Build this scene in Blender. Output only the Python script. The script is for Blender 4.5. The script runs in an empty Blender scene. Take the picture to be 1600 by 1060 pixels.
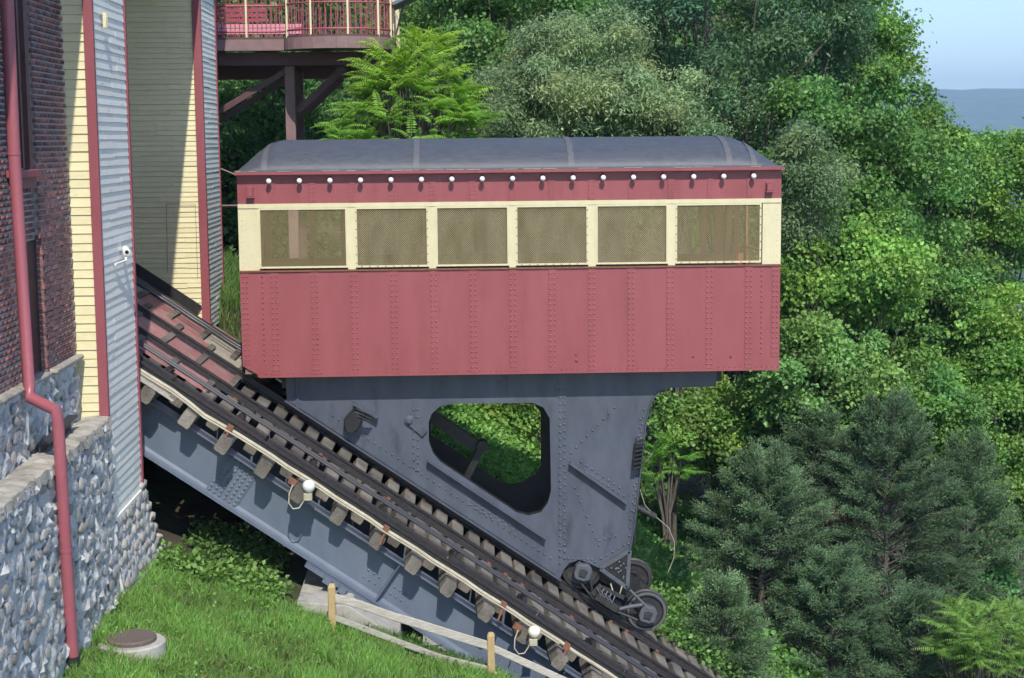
import bpy, math, random
import numpy as np
from mathutils import Vector, Matrix
from mathutils.geometry import tessellate_polygon

random.seed(7)
RNG = np.random.default_rng(11)
scene = bpy.context.scene
COL = scene.collection
rad = math.radians

# ---------------------------------------------------------------- camera
YAW, PITCH, ROLL = rad(2.1), rad(7.07), rad(0.55)
CAM = Vector((0, -30.5, 0))
Fv = Vector((math.sin(YAW)*math.cos(PITCH), math.cos(YAW)*math.cos(PITCH), -math.sin(PITCH)))
R0 = Vector((math.cos(YAW), -math.sin(YAW), 0)); U0 = R0.cross(Fv)
Rv = R0*math.cos(ROLL) - U0*math.sin(ROLL); Uv = R0*math.sin(ROLL) + U0*math.cos(ROLL)
cam_data = bpy.data.cameras.new("camera"); cam = bpy.data.objects.new("camera", cam_data); COL.objects.link(cam)
cam.matrix_world = Matrix(((Rv.x, Uv.x, -Fv.x, CAM.x), (Rv.y, Uv.y, -Fv.y, CAM.y), (Rv.z, Uv.z, -Fv.z, CAM.z), (0, 0, 0, 1)))
cam_data.lens = 56.25; cam_data.sensor_width = 36; cam_data.clip_end = 30000
scene.camera = cam

# ---------------------------------------------------------------- sky, sun, exposure
SUN_L = Vector((-0.095, 0.662, -0.743)).normalized()      # the way the light travels
world = bpy.data.worlds.new("World"); scene.world = world; world.use_nodes = True
wn = world.node_tree.nodes; wl = world.node_tree.links; wn.clear()
sky = wn.new("ShaderNodeTexSky"); sky.sky_type = 'NISHITA'; sky.sun_disc = False
sky.sun_elevation = math.asin(-SUN_L.z); sky.sun_rotation = math.atan2(-SUN_L.x, -SUN_L.y)
sky.altitude = 500; sky.air_density = 1.0; sky.dust_density = 0.5; sky.ozone_density = 2.0
bg = wn.new("ShaderNodeBackground"); bg.inputs[1].default_value = 0.15
wo = wn.new("ShaderNodeOutputWorld")
# thin fair-weather cloud over the whole sky
tc = wn.new("ShaderNodeTexCoord"); mp = wn.new("ShaderNodeMapping"); mp.inputs["Scale"].default_value = (1.2, 1.2, 5.0)
nz = wn.new("ShaderNodeTexNoise"); nz.inputs["Scale"].default_value = 3.1; nz.inputs["Detail"].default_value = 7
cr = wn.new("ShaderNodeValToRGB"); cr.color_ramp.elements[0].position = 0.54; cr.color_ramp.elements[1].position = 0.82
mx = wn.new("ShaderNodeMix"); mx.data_type = 'RGBA'; mx.inputs["B"].default_value = (6.2, 6.4, 6.8, 1)
wl.new(tc.outputs["Generated"], mp.inputs[0]); wl.new(mp.outputs[0], nz.inputs["Vector"]); wl.new(nz.outputs["Fac"], cr.inputs[0])
mul = wn.new("ShaderNodeMath"); mul.operation = 'MULTIPLY'; mul.inputs[1].default_value = 0.45
wl.new(cr.outputs[0], mul.inputs[0]); wl.new(mul.outputs[0], mx.inputs["Factor"]); wl.new(sky.outputs[0], mx.inputs["A"])
tn = wn.new("ShaderNodeMix"); tn.data_type = 'RGBA'; tn.blend_type = 'MULTIPLY'; tn.inputs["Factor"].default_value = 1; tn.inputs["B"].default_value = (.86, .90, 1.0, 1)
wl.new(mx.outputs["Result"], tn.inputs["A"]); wl.new(tn.outputs["Result"], bg.inputs[0]); wl.new(bg.outputs[0], wo.inputs[0])

sd = bpy.data.lights.new("sun", 'SUN'); sd.energy = 3.5; sd.angle = rad(0.53); sd.color = (1.0, 0.94, 0.84)
sun = bpy.data.objects.new("sun", sd); COL.objects.link(sun)
sun.rotation_euler = SUN_L.to_track_quat('-Z', 'Y').to_euler(); sun.location = (10, -40, 40)
vs = scene.view_settings
vs.view_transform = 'Standard'; vs.look = 'None'; vs.exposure = 0.6; vs.gamma = 1; vs.use_curve_mapping = False

# ---------------------------------------------------------------- helpers
def tag(o, label=None, cat=None, group=None, kind=None):
    if label: o["label"] = label
    if cat: o["category"] = cat
    if group: o["group"] = group
    if kind: o["kind"] = kind
    return o
def empty(name, loc, label, cat, group=None):
    o = bpy.data.objects.new(name, None); COL.objects.link(o); o.location = loc
    o.empty_display_size = 0.2
    return tag(o, label, cat, group)
def link(o, parent=None):
    COL.objects.link(o)
    if parent is not None:
        o.parent = parent
        if parent.type == 'EMPTY': o.matrix_parent_inverse = Matrix.Translation(parent.location).inverted()
    return o

class MB:
    def __init__(s): s.v = []; s.f = []
    def add(s, vs_, fs_):
        k = len(s.v); s.v += [tuple(p) for p in vs_]; s.f += [tuple(i+k for i in f) for f in fs_]; return s
    def box(s, x0, x1, y0, y1, z0, z1):
        return s.add([(x0,y0,z0),(x1,y0,z0),(x1,y1,z0),(x0,y1,z0),(x0,y0,z1),(x1,y0,z1),(x1,y1,z1),(x0,y1,z1)],
                     [(0,3,2,1),(4,5,6,7),(0,1,5,4),(1,2,6,5),(2,3,7,6),(3,0,4,7)])
    def obox(s, c, a, b, d):
        c, a, b, d = map(Vector, (c, a, b, d))
        vs_ = [c-a-b-d, c+a-b-d, c+a+b-d, c-a+b-d, c-a-b+d, c+a-b+d, c+a+b+d, c-a+b+d]
        return s.add(vs_, [(0,3,2,1),(4,5,6,7),(0,1,5,4),(1,2,6,5),(2,3,7,6),(3,0,4,7)])
    def beam(s, p, q, w, h, up=(0,0,1)):
        p, q = Vector(p), Vector(q); d = (q-p); L = d.length; d.normalize()
        side = d.cross(Vector(up)); side.normalize(); u = side.cross(d)
        return s.obox((p+q)/2, d*L/2, side*w/2, u*h/2)
    def tube(s, pts, r, n=8, caps=True):
        pts = [Vector(p) for p in pts]; rings = []
        rr = r if isinstance(r, (list, tuple)) else [r]*len(pts)
        prev = None
        for i, p in enumerate(pts):
            t = (pts[min(i+1, len(pts)-1)] - pts[max(i-1, 0)]).normalized()
            if prev is None:
                a = Vector((0,0,1)) if abs(t.z) < .9 else Vector((1,0,0))
                u = t.cross(a).normalized()
            else:
                u = (prev - t*prev.dot(t)).normalized()
            prev = u; w = t.cross(u)
            rings.append([p + (u*math.cos(2*math.pi*k/n) + w*math.sin(2*math.pi*k/n))*rr[i] for k in range(n)])
        k0 = len(s.v)
        for rg in rings: s.v += [tuple(q) for q in rg]
        for i in range(len(rings)-1):
            for k in range(n):
                a = k0+i*n+k; b = k0+i*n+(k+1) % n
                s.f.append((a, b, b+n, a+n))
        if caps:
            s.f.append(tuple(k0+k for k in reversed(range(n)))); s.f.append(tuple(k0+(len(rings)-1)*n+k for k in range(n)))
        return s
    def prism(s, outer, y0, y1, holes=()):
        loops = [[Vector((x, z, 0)) for x, z in lp] for lp in [outer]+list(holes)]
        tris = tessellate_polygon(loops); flat = [p for lp in loops for p in lp]; n = len(flat); k = len(s.v)
        s.v += [(p.x, y0, p.y) for p in flat] + [(p.x, y1, p.y) for p in flat]
        for a, b, c in tris:
            nn = (flat[b]-flat[a]).cross(flat[c]-flat[a]).z
            if nn < 0: a, b, c = a, c, b
            s.f.append((k+a, k+b, k+c)); s.f.append((k+n+a, k+n+c, k+n+b))
        st = 0
        for lp in loops:
            m = len(lp)
            for i in range(m):
                a = st+i; b = st+(i+1) % m
                s.f.append((k+a, k+n+a, k+n+b, k+b))
            st += m
        return s
    def lathe(s, c, axis, prof, n=24, caps=True):
        c = Vector(c); ax = Vector(axis).normalized()
        a = Vector((0,0,1)) if abs(ax.z) < .9 else Vector((1,0,0))
        u = ax.cross(a).normalized(); w = ax.cross(u); k0 = len(s.v); m = len(prof)
        for r, h in prof:
            for k in range(n):
                t = 2*math.pi*k/n; s.v.append(tuple(c + ax*h + (u*math.cos(t) + w*math.sin(t))*r))
        for i in range(m-1):
            for k in range(n):
                p = k0+i*n+k; q = k0+i*n+(k+1) % n
                s.f.append((p, q, q+n, p+n))
        if caps: s.f.append(tuple(k0+k for k in reversed(range(n)))); s.f.append(tuple(k0+(m-1)*n+k for k in range(n)))
        return s
    def dome(s, c, nrm, r, h=None, n=6):
        h = h or r*.75; c = Vector(c); ax = Vector(nrm).normalized()
        a = Vector((0,0,1)) if abs(ax.z) < .9 else Vector((1,0,0))
        u = ax.cross(a).normalized(); w = ax.cross(u); k0 = len(s.v)
        for rr, hh in ((r, -.003), (r*.75, h*.7)):
            for k in range(n):
                t = 2*math.pi*k/n; s.v.append(tuple(c + ax*hh + (u*math.cos(t)+w*math.sin(t))*rr))
        s.v.append(tuple(c + ax*h))
        for k in range(n):
            b = (k+1) % n
            s.f.append((k0+k, k0+b, k0+n+b, k0+n+k)); s.f.append((k0+n+k, k0+n+b, k0+2*n))
        return s
    def mesh(s, name, mat, smooth=False):
        me = bpy.data.meshes.new(name); me.from_pydata(s.v, [], s.f); me.materials.append(mat)
        if smooth:
            me.shade_smooth()
            try: me.set_sharp_from_angle(angle=rad(40))
            except Exception: pass
        me.update(); return me
    def build(s, name, mat, parent=None, smooth=False, bevel=0):
        o = bpy.data.objects.new(name, s.mesh(name, mat, smooth)); link(o, parent)
        if bevel:
            b = o.modifiers.new("bevel", 'BEVEL'); b.width = bevel; b.segments = 1; b.limit_method = 'ANGLE'
        return o

def fast_mesh(name, V, Fq, mat, col=None):
    """V (n,3), Fq (m,k) all the same k"""
    me = bpy.data.meshes.new(name); n = len(V); m, k = Fq.shape
    me.vertices.add(n); me.vertices.foreach_set("co", np.ascontiguousarray(V, np.float32).ravel())
    me.loops.add(m*k); me.loops.foreach_set("vertex_index", np.ascontiguousarray(Fq, np.int32).ravel())
    me.polygons.add(m); me.polygons.foreach_set("loop_start", np.arange(0, m*k, k, dtype=np.int32))
    try: me.polygons.foreach_set("loop_total", np.full(m, k, np.int32))
    except Exception: pass
    if col is not None:
        at = me.color_attributes.new("tint", 'FLOAT_COLOR', 'POINT')
        c4 = np.ones((n, 4), np.float32); c4[:, :3] = col; at.data.foreach_set("color", c4.ravel())
    me.materials.append(mat); me.update(); me.validate(); return me

# ---------------------------------------------------------------- materials
def mat(name, c1, c2=None, scale=6, rough=.6, stretch=(1,1,1), bump=0, bscale=40, metal=0, spec=.5, rnd=0, c3=None, c3scale=1.3, c3pos=(.55,.7), detail=6, coords="Object", grain=None):
    m = bpy.data.materials.new(name); m.use_nodes = True
    nt = m.node_tree; n = nt.nodes; l = nt.links; b = n["Principled BSDF"]
    b.inputs["Roughness"].default_value = rough; b.inputs["Metallic"].default_value = metal
    b.inputs["Specular IOR Level"].default_value = spec
    t = n.new("ShaderNodeTexCoord"); mpn = n.new("ShaderNodeMapping"); mpn.inputs["Scale"].default_value = stretch
    l.new(t.outputs[coords], mpn.inputs[0])
    src = mpn.outputs[0]
    if rnd:
        oi = n.new("ShaderNodeObjectInfo"); vm = n.new("ShaderNodeVectorMath"); vm.operation = 'ADD'
        ml = n.new("ShaderNodeMath"); ml.operation = 'MULTIPLY'; ml.inputs[1].default_value = 37.0
        l.new(oi.outputs["Random"], ml.inputs[0]); l.new(ml.outputs[0], vm.inputs[1]); l.new(src, vm.inputs[0]); src = vm.outputs[0]
    col = None
    if c2:
        a = n.new("ShaderNodeTexNoise"); a.inputs["Scale"].default_value = scale; a.inputs["Detail"].default_value = detail; a.inputs["Roughness"].default_value = .65
        l.new(src, a.inputs["Vector"]); r = n.new("ShaderNodeValToRGB")
        r.color_ramp.elements[0].position = .32; r.color_ramp.elements[1].position = .68
        r.color_ramp.elements[0].color = (*c1, 1); r.color_ramp.elements[1].color = (*c2, 1)
        l.new(a.outputs["Fac"], r.inputs[0]); col = r.outputs[0]
    if c3:
        a = n.new("ShaderNodeTexNoise"); a.inputs["Scale"].default_value = c3scale; a.inputs["Detail"].default_value = 9; a.inputs["Roughness"].default_value = .7
        l.new(src, a.inputs["Vector"]); r = n.new("ShaderNodeValToRGB")
        r.color_ramp.elements[0].position = c3pos[0]; r.color_ramp.elements[1].position = c3pos[1]
        l.new(a.outputs["Fac"], r.inputs[0])
        x = n.new("ShaderNodeMix"); x.data_type = 'RGBA'; l.new(r.outputs[0], x.inputs["Factor"])
        if col: l.new(col, x.inputs["A"])
        else: x.inputs["A"].default_value = (*c1, 1)
        x.inputs["B"].default_value = (*c3, 1); col = x.outputs["Result"]
    if rnd:
        hs = n.new("ShaderNodeHueSaturation"); mr = n.new("ShaderNodeMapRange")
        mr.inputs["To Min"].default_value = 1-rnd; mr.inputs["To Max"].default_value = 1+rnd
        l.new(oi.outputs["Random"], mr.inputs["Value"]); l.new(mr.outputs[0], hs.inputs["Value"])
        if col: l.new(col, hs.inputs["Color"])
        else: hs.inputs["Color"].default_value = (*c1, 1)
        col = hs.outputs[0]
    if col: l.new(col, b.inputs["Base Color"])
    else: b.inputs["Base Color"].default_value = (*c1, 1)
    if bump:
        a = n.new("ShaderNodeTexNoise"); a.inputs["Scale"].default_value = bscale; a.inputs["Detail"].default_value = 5
        l.new(src, a.inputs["Vector"]); bp = n.new("ShaderNodeBump"); bp.inputs["Strength"].default_value = bump; bp.inputs["Distance"].default_value = .02
        l.new(a.outputs["Fac"], bp.inputs["Height"]); l.new(bp.outputs[0], b.inputs["Normal"])
    return m

def leaf_mat(name, trans=.30, rough=.45, spec=.28):
    m = bpy.data.materials.new(name); m.use_nodes = True
    nt = m.node_tree; n = nt.nodes; l = nt.links; b = n["Principled BSDF"]
    at = n.new("ShaderNodeAttribute"); at.attribute_name = "tint"
    b.inputs["Roughness"].default_value = rough; b.inputs["Specular IOR Level"].default_value = spec
    l.new(at.outputs["Color"], b.inputs["Base Color"])
    tr = n.new("ShaderNodeBsdfTranslucent"); hs = n.new("ShaderNodeHueSaturation"); hs.inputs["Value"].default_value = 1.9; hs.inputs["Hue"].default_value = .495; hs.inputs["Saturation"].default_value = 1.1
    l.new(at.outputs["Color"], hs.inputs["Color"]); l.new(hs.outputs[0], tr.inputs["Color"])
    mxs = n.new("ShaderNodeMixShader"); mxs.inputs[0].default_value = trans
    l.new(b.outputs[0], mxs.inputs[1]); l.new(tr.outputs[0], mxs.inputs[2]); l.new(mxs.outputs[0], n["Material Output"].inputs["Surface"])
    return m

M = {}
M['red'] = mat("faded_red_paint", (.255,.064,.070), (.300,.083,.091), 2.2, .42, (1,1,.25), .14, 3, c3=(.19,.050,.052), c3scale=2.6, c3pos=(.55,.80))
M['redtrim'] = mat("maroon_trim_paint", (.24,.062,.075), (.28,.08,.092), 4, .5, (1,1,.3), .05, 30)
M['pipe_red'] = mat("downspout_paint", (.30,.085,.105), (.33,.10,.12), 5, .4)
M['cream'] = mat("cream_paint", (.60,.545,.33), (.67,.615,.40), 6, .5, (1,1,.5), .04, 30, c3=(.45,.32,.16), c3scale=9, c3pos=(.68,.78))
M['yellow'] = mat("yellow_clapboard_paint", (.63,.57,.33), (.70,.64,.40), 5, .6, (1,1,3), .12, 30, rnd=.05, c3=(.42,.37,.25), c3scale=2.6, c3pos=(.63,.76))
M['grey_board'] = mat("weathered_grey_clapboard", (.80,.77,.67), (.84,.82,.73), 4, .65, (1,1,4), .2, 30, rnd=.06, c3=(.48,.48,.45), c3scale=3.2, c3pos=(.57,.72))
M['mesh'] = mat("screen_wire_paint", (.44,.37,.17), (.52,.44,.22), 9, .5)
M['roof'] = mat("grey_rubber_roof", (.046,.052,.068), (.078,.086,.105), 5, .55, (1,1.5,5), .05, 9, c3=(.11,.10,.11), c3scale=2, c3pos=(.6,.8))
M['seam'] = mat("roof_seam_tape", (.085,.087,.10), (.115,.115,.125), 9, .6)
M['steel'] = mat("grey_steel_paint", (.062,.073,.098), (.092,.105,.134), 3, .45, (1,1,.35), .12, 4, c3=(.030,.030,.034), c3scale=2.4, c3pos=(.55,.74))
M['girder'] = mat("blue_grey_girder_paint", (.100,.125,.170), (.128,.155,.20), 2.5, .45, (1,1,.5), .03, 20, c3=(.10,.09,.09), c3scale=2.2, c3pos=(.60,.75))
M['black'] = mat("black_greasy_steel", (.012,.012,.014), (.03,.028,.028), 9, .45, bump=.2, bscale=30)
M['iron'] = mat("dark_iron", (.03,.029,.031), (.055,.052,.052), 9, .5, metal=.2, bump=.15, bscale=50)
M['journal'] = mat('journal_iron', (.07,.078,.092), (.10,.11,.125), 9, .5, bump=.1)
M['rail'] = mat("rail_steel", (.028,.027,.030), (.055,.050,.052), 14, .42, metal=.2)
M['bright'] = mat("worn_bright_steel", (.16,.16,.17), (.24,.24,.25), 8, .35, metal=.6)
M['cable'] = mat("greased_wire_rope", (.022,.022,.028), (.05,.05,.058), 60, .4)
M['tie'] = mat("weathered_timber", (.105,.092,.076), (.245,.222,.185), 5, .85, (1,1,1), .6, 25, rnd=.35, c3=(.045,.04,.033), c3scale=2.5, c3pos=(.46,.68))
M['deckred'] = mat("faded_red_deck_sheet", (.30,.115,.115), (.38,.20,.19), 5, .65, (1,1,1), .2, 20, rnd=.15, c3=(.33,.31,.30), c3scale=3, c3pos=(.55,.72))
M['conduit'] = mat("cream_conduit", (.34,.30,.20), (.47,.43,.33), 6, .55, c3=(.22,.13,.07), c3scale=4, c3pos=(.62,.74))
M['rust'] = mat("rusty_steel", (.16,.06,.035), (.24,.11,.06), 20, .85, bump=.2)
M['white'] = mat("white_enamel", (.72,.72,.68), rough=.35)
M['globe'] = mat("milk_glass_globe", (.80,.77,.62), rough=.2)
M['bulb'] = mat("frosted_bulb_glass", (.80,.80,.80), rough=.25)
M['mortar'] = mat("lime_mortar", (.38,.38,.38), (.47,.46,.45), 20, .9, bump=.6, bscale=60)
M['brick'] = mat("old_red_brick", (.185,.072,.062), (.26,.12,.105), 30, .85, bump=.5, bscale=60, rnd=.32, c3=(.10,.075,.09), c3scale=6, c3pos=(.5,.7))
M['brick_face'] = M['brick']
M['render'] = mat("blue_grey_mortar_render", (.40,.40,.385), (.60,.595,.57), 5, .9, bump=1.0, bscale=16, c3=(.12,.12,.12), c3scale=5, c3pos=(.60,.70))
M['stone'] = mat("field_stone", (.30,.285,.26), (.56,.52,.46), 6, .88, bump=.9, bscale=14, rnd=.30, c3=(.34,.27,.17), c3scale=2.2, c3pos=(.56,.66))
M['paintstone'] = mat("blue_washed_stone", (.30,.315,.33), (.52,.525,.525), 6, .85, bump=1.0, bscale=14, rnd=.22, c3=(.36,.31,.22), c3scale=3, c3pos=(.58,.66))
M['coping'] = mat("weathered_cement_coping", (.24,.22,.18), (.42,.39,.33), 4, .9, bump=.8, bscale=22, c3=(.12,.115,.10), c3scale=2.4, c3pos=(.55,.68))
M['concrete'] = mat("concrete", (.32,.30,.265), (.43,.41,.365), 5, .85, bump=.25, bscale=60, c3=(.16,.15,.13), c3scale=3)
M['cover'] = mat("rusty_manhole_iron", (.10,.075,.062), (.165,.125,.105), 30, .75, bump=.6, bscale=60)
M['fence'] = mat("grey_split_rail", (.28,.26,.22), (.44,.41,.35), 6, .85, (1,1,6), .5, 30, rnd=.15)
M['post'] = mat("tan_fence_post", (.36,.25,.11), (.48,.36,.19), 6, .85, (5,5,1), .4, 20)
M['plat'] = mat("dark_maroon_steel", (.085,.038,.042), (.11,.052,.055), 4, .5)
M['platlit'] = mat("sunlit_maroon_steel", (.19,.115,.115), (.24,.155,.15), 4, .6)  # paler copy of the platform maroon, sunlight put into its colour
M['railred'] = mat("railing_red_paint", (.27,.05,.075), (.31,.065,.09), 5, .45)
M['benchpink'] = mat("faded_pink_bench_slat", (.56,.22,.28), (.64,.30,.35), 9, .6)
M['bark'] = mat("bark", (.06,.05,.042), (.13,.115,.10), 12, .9, (1,1,.3), .8, 18)
M['palebark'] = mat("pale_bark", (.15,.14,.125), (.26,.25,.23), 12, .9, (1,1,.3), .6, 18)
M['soil'] = mat("leaf_litter_soil", (.032,.026,.017), (.06,.048,.03), 1.6, .95, bump=1, bscale=7, c3=(.05,.075,.022), c3scale=.6, c3pos=(.45,.6))
M['cabin'] = mat("brown_cabin_panelling", (.11,.075,.05), (.16,.115,.08), 5, .6, (1,1,.3))
M['cabingrey'] = mat("grey_cabin_panelling", (.17,.17,.18), (.22,.22,.22), 5, .6)
M['floorboard'] = mat("timber_floor", (.16,.12,.08), (.22,.17,.12), 5, .8)
M['hill'] = mat("distant_forest", (.004,.02,.004), (.10,.15,.05), .013, .95, (1,1,1), 0, c3=(.17,.19,.10), c3scale=.0014, c3pos=(.66,.70))
M['leaf'] = leaf_mat("leaf")
M['frond'] = leaf_mat("frond_leaf", .36)
M['needle'] = leaf_mat("juniper_needle", .12, .6, .25)
M['grass'] = leaf_mat("grass_blade", .35, .5, .3)

# ---------------------------------------------------------------- terrain
TAN = 0.69
AL = math.atan(TAN)
TD = Vector((math.cos(AL), 0, -math.sin(AL))); TN = Vector((math.sin(AL), 0, math.cos(AL))); TO = Vector((0, 0, -7.27))
def tp(s, y, n): return TO + TD*s + TN*n + Vector((0, y, 0))
def zt(x): return -7.27 - TAN*x
def sstep(a, b, t):
    t = np.clip((t-a)/float(b-a), 0, 1); return t*t*(3-2*t)
def lawn_z(x): return -6.85 - .325*(x+5.2)
def ground(x, y):
    x = np.asarray(x, float); y = np.asarray(y, float)
    hill = -7.27 - TAN*np.clip(x, -8.5, 30) - .45*np.clip(x-30, 0, 60) - .2*np.clip(x-90, 0, 600)
    far = hill + .35 - .05*np.clip(y-4.5, 0, 10) + .10*np.clip(y-14.5, 0, 60) + .18*np.sin(x*.9+y*.5)*sstep(4.5, 8, y)
    lawn = np.where(x < .9, lawn_z(x), lawn_z(.9) - .69*(x-.9)) + .03*np.sin(x*2.3)*np.sin(y*1.7)
    lawn = np.where(x < -8, lawn_z(-8.), lawn)
    trench = np.minimum(lawn, hill-2.3)
    trench = np.where(x < -5, np.minimum(lawn, hill-2.3), trench)
    g = np.where(y < -2.5, lawn + (trench-lawn)*sstep(-4.9, -3.9, y), trench + (far-trench)*sstep(3.6, 5.4, y))
    g = g + .95*np.clip(y-46, 0, 36)*sstep(30, 22, x)*sstep(-40, -20, x)
    return np.maximum(g, -190)
def axis(lo, hi, fine_lo, fine_hi, step, grow=1.25):
    a = list(np.arange(fine_lo, fine_hi+1e-6, step)); d = step
    while a[-1] < hi: d *= grow; a.append(a[-1]+d)
    d = step
    while a[0] > lo: d *= grow; a.insert(0, a[0]-d)
    return np.array(a)
gx = axis(-60, 700, -10, 14, .35); gy = axis(-34, 500, -12, 12, .35)
XX, YY = np.meshgrid(gx, gy); ZZ = ground(XX, YY) + .06*RNG.standard_normal(XX.shape)*(YY > 5)
V = np.stack([XX, YY, ZZ], -1).reshape(-1, 3); nx, ny = len(gx), len(gy)
ii, jj = np.meshgrid(np.arange(nx-1), np.arange(ny-1)); a = (jj*nx+ii).ravel()
FQ = np.stack([a, a+1, a+nx+1, a+nx], -1)
gme = fast_mesh("ground", V, FQ, M['soil']); gme.shade_smooth()
gob = bpy.data.objects.new("ground", gme); COL.objects.link(gob); tag(gob, kind='structure')
# far valley and ridge
az = np.radians(np.linspace(-40, 62, 160)); rr_ = np.array([420, 600, 900, 1200, 1500, 1800, 2100, 2300, 2500, 2800, 3000, 3600, 4200, 4800, 5300, 5700, 6000, 6400, 6900, 7500.])
hv = []
for r in rr_:
    for a_ in az:
        base = np.interp(r, [420, 1000, 1500, 2100, 2500, 3000, 3900, 4800, 5700, 6000, 7500], [-150, -150, -70, -2, 8, -50, -30, 40, 146, 166, 110])
        w = sstep(2000, 5500, r)
        base += w*(1.5*math.sin(a_*17+r*.0011) + 1.5*math.sin(a_*41+2+r*.003) + 2.5*math.sin(a_*330+r*.01)) + (1-w)*(7*math.sin(a_*23+r*.004)+3*math.sin(a_*160+r*.02))
        hv.append((math.sin(a_)*r, -30.5+math.cos(a_)*r, base))
na = len(az); fr = []
for i in range(len(rr_)-1):
    for k in range(na-1): fr.append((i*na+k, i*na+k+1, (i+1)*na+k+1, (i+1)*na+k))
hme = fast_mesh("hills", np.array(hv), np.array(fr), M['hill']); hme.shade_smooth()
hob = bpy.data.objects.new("hills", hme); COL.objects.link(hob); tag(hob, kind='structure')

# ---------------------------------------------------------------- inclined tracks
def rail_mesh(mb, y, s0, s1):
    prof = [(-.07,-.16),(.07,-.16),(.07,-.14),(.012,-.125),(.012,-.045),(.036,-.035),(.036,0),(-.036,0),(-.036,-.035),(-.012,-.045),(-.012,-.125),(-.07,-.14)]
    k = len(mb.v); n = len(prof)
    for s in (s0, s1): mb.v += [tuple(tp(s, y+a_, b_)) for a_, b_ in prof]
    for i in range(n): mb.f.append((k+i, k+n+i, k+n+(i+1) % n, k+(i+1) % n))
    mb.f.append(tuple(k+i for i in range(n))); mb.f.append(tuple(k+n+i for i in reversed(range(n))))
    return mb
S0, S1 = -10.5, 9.5
near_track = empty("inclined_track", tp(0, -2.3, -.5), "empty near inclined track with its sleeper ends facing the lawn", "track", "inclined railway tracks")
car_track = empty("inclined_track", tp(0, 1.8, -.5), "far inclined track that carries the red car", "track", "inclined railway tracks")
def tie_mesh(y0, y1, w, h, seed):
    r = random.Random(seed); mb = MB(); n = 5
    j = lambda a_: a_*(r.random()-.5)
    rings = []
    for i in range(n):
        y = y0+(y1-y0)*i/(n-1); e = .015 if i in (0, n-1) else 0
        c = .022
        pr = [(-w/2+c+e, -h), (w/2-c-e, -h), (w/2-e, -h+c+e), (w/2-e, -c-e), (w/2-c-e, -e), (-w/2+c+e, -e), (-w/2+e, -c-e), (-w/2+e, -h+c+e)]
        rings.append([tuple(TD*(p+j(.012)) + TN*(q+j(.012)) + Vector((0, y, 0))) for p, q in pr])
    for rg in rings: mb.v += rg
    m = 8
    for i in range(n-1):
        for k in range(m): mb.f.append((i*m+k, (i+1)*m+k, (i+1)*m+(k+1) % m, i*m+(k+1) % m))
    mb.f.append(tuple(range(m))); mb.f.append(tuple((n-1)*m+k for k in reversed(range(m))))
    return mb.mesh("tie", M['tie'])
long_t = [tie_mesh(-4.15+.07*k, -.62, .25, .27, k) for k in range(4)]
short_t = [tie_mesh(-3.05, -.6-.06*k, .25, .28, 10+k) for k in range(3)]
car_t = [tie_mesh(-.78+.05*k, 4.0, .26, .28, 20+k) for k in range(4)]
for i in range(-18, 13):
    sc = .0437 + i*.7503
    for k, (ms, s, par) in enumerate(((long_t, sc, near_track), (short_t, sc+.375, near_track), (car_t, sc+.12, car_track), (car_t, sc+.495, car_track))):
        if s < S0+1 or s > S1: continue
        o = bpy.data.objects.new("tie", random.choice(ms)); link(o, par)
        o.matrix_basis = Matrix.Translation(tp(s+random.uniform(-.03, .03), random.uniform(-.06, .04), -.165+random.uniform(-.012, .006)))
for y, par in ((-3.55, near_track), (-1.15, near_track), (.6, car_track), (3.0, car_track)):
    rail_mesh(MB(), y, S0, S1).build("rail", M['rail'], par)
# guard timber between the near rails and rope rollers
for s in np.arange(-9.6, 9, 1.9):
    MB().obox(tp(s+.93, -2.92, -.10), TD*.93, Vector((0, .06, 0)), TN*.055).build("guard_timber", M['rail'], near_track, bevel=.01)
for s in np.arange(-9.0, 9, 1.5):
    mb = MB(); mb.obox(tp(s, -2.5, -.13), TD*.07, Vector((0, .28, 0)), TN*.035)
    mb.tube([tp(s, -2.72, -.06), tp(s, -2.28, -.06)], .05, 8); mb.build("rope_roller", M['rail'], near_track)
for s in np.arange(-9.3, 9.2, .7503/2):
    for y, par in ((-3.55, near_track), (-1.15, near_track), (.6, car_track)):
        if random.random() < .8:
            mb = MB().obox(tp(s, y-.10, -.145), TD*.035, Vector((0, .02, 0)), TN*.02)
            mb.build("rail_spike", M['rust'] if random.random() < .3 else M['rail'], par)
# red sheet deck by the portal
def deckpanel(y0, y1, s0, s1, par, m, n0=-.15):
    MB().obox(tp((s0+s1)/2, (y0+y1)/2, n0), TD*((s1-s0)/2-.012), Vector((0, (y1-y0)/2-.008, 0)), TN*.018).build("deck_sheet", m, par)
    MB().obox(tp(s1-.05, (y0+y1)/2, n0+.035), TD*.06, Vector((0, (y1-y0)/2-.02, 0)), TN*.028).build("deck_batten", M['tie'], par)
for k in range(8):
    s1 = -4.72 - k*.75
    for y0, y1, par in ((-1.06, .5, near_track), (.72, 1.75, car_track), (1.75, 2.88, car_track), (-2.1, -1.24, near_track), (3.12, 3.95, car_track)):
        sh = {-1.06: -.25, .72: .45, 1.75: .15, -2.1: -.55, 3.12: .75}[y0]
        deckpanel(y0, y1, s1+sh-.75, s1+sh, par, M['deckred'] if random.random() < .82 else M['fence'])
for k in range(4):
    deckpanel(-4.1, -3.66, -5.55-k*.75-.75, -5.55-k*.75, near_track, M['fence'])

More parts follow.
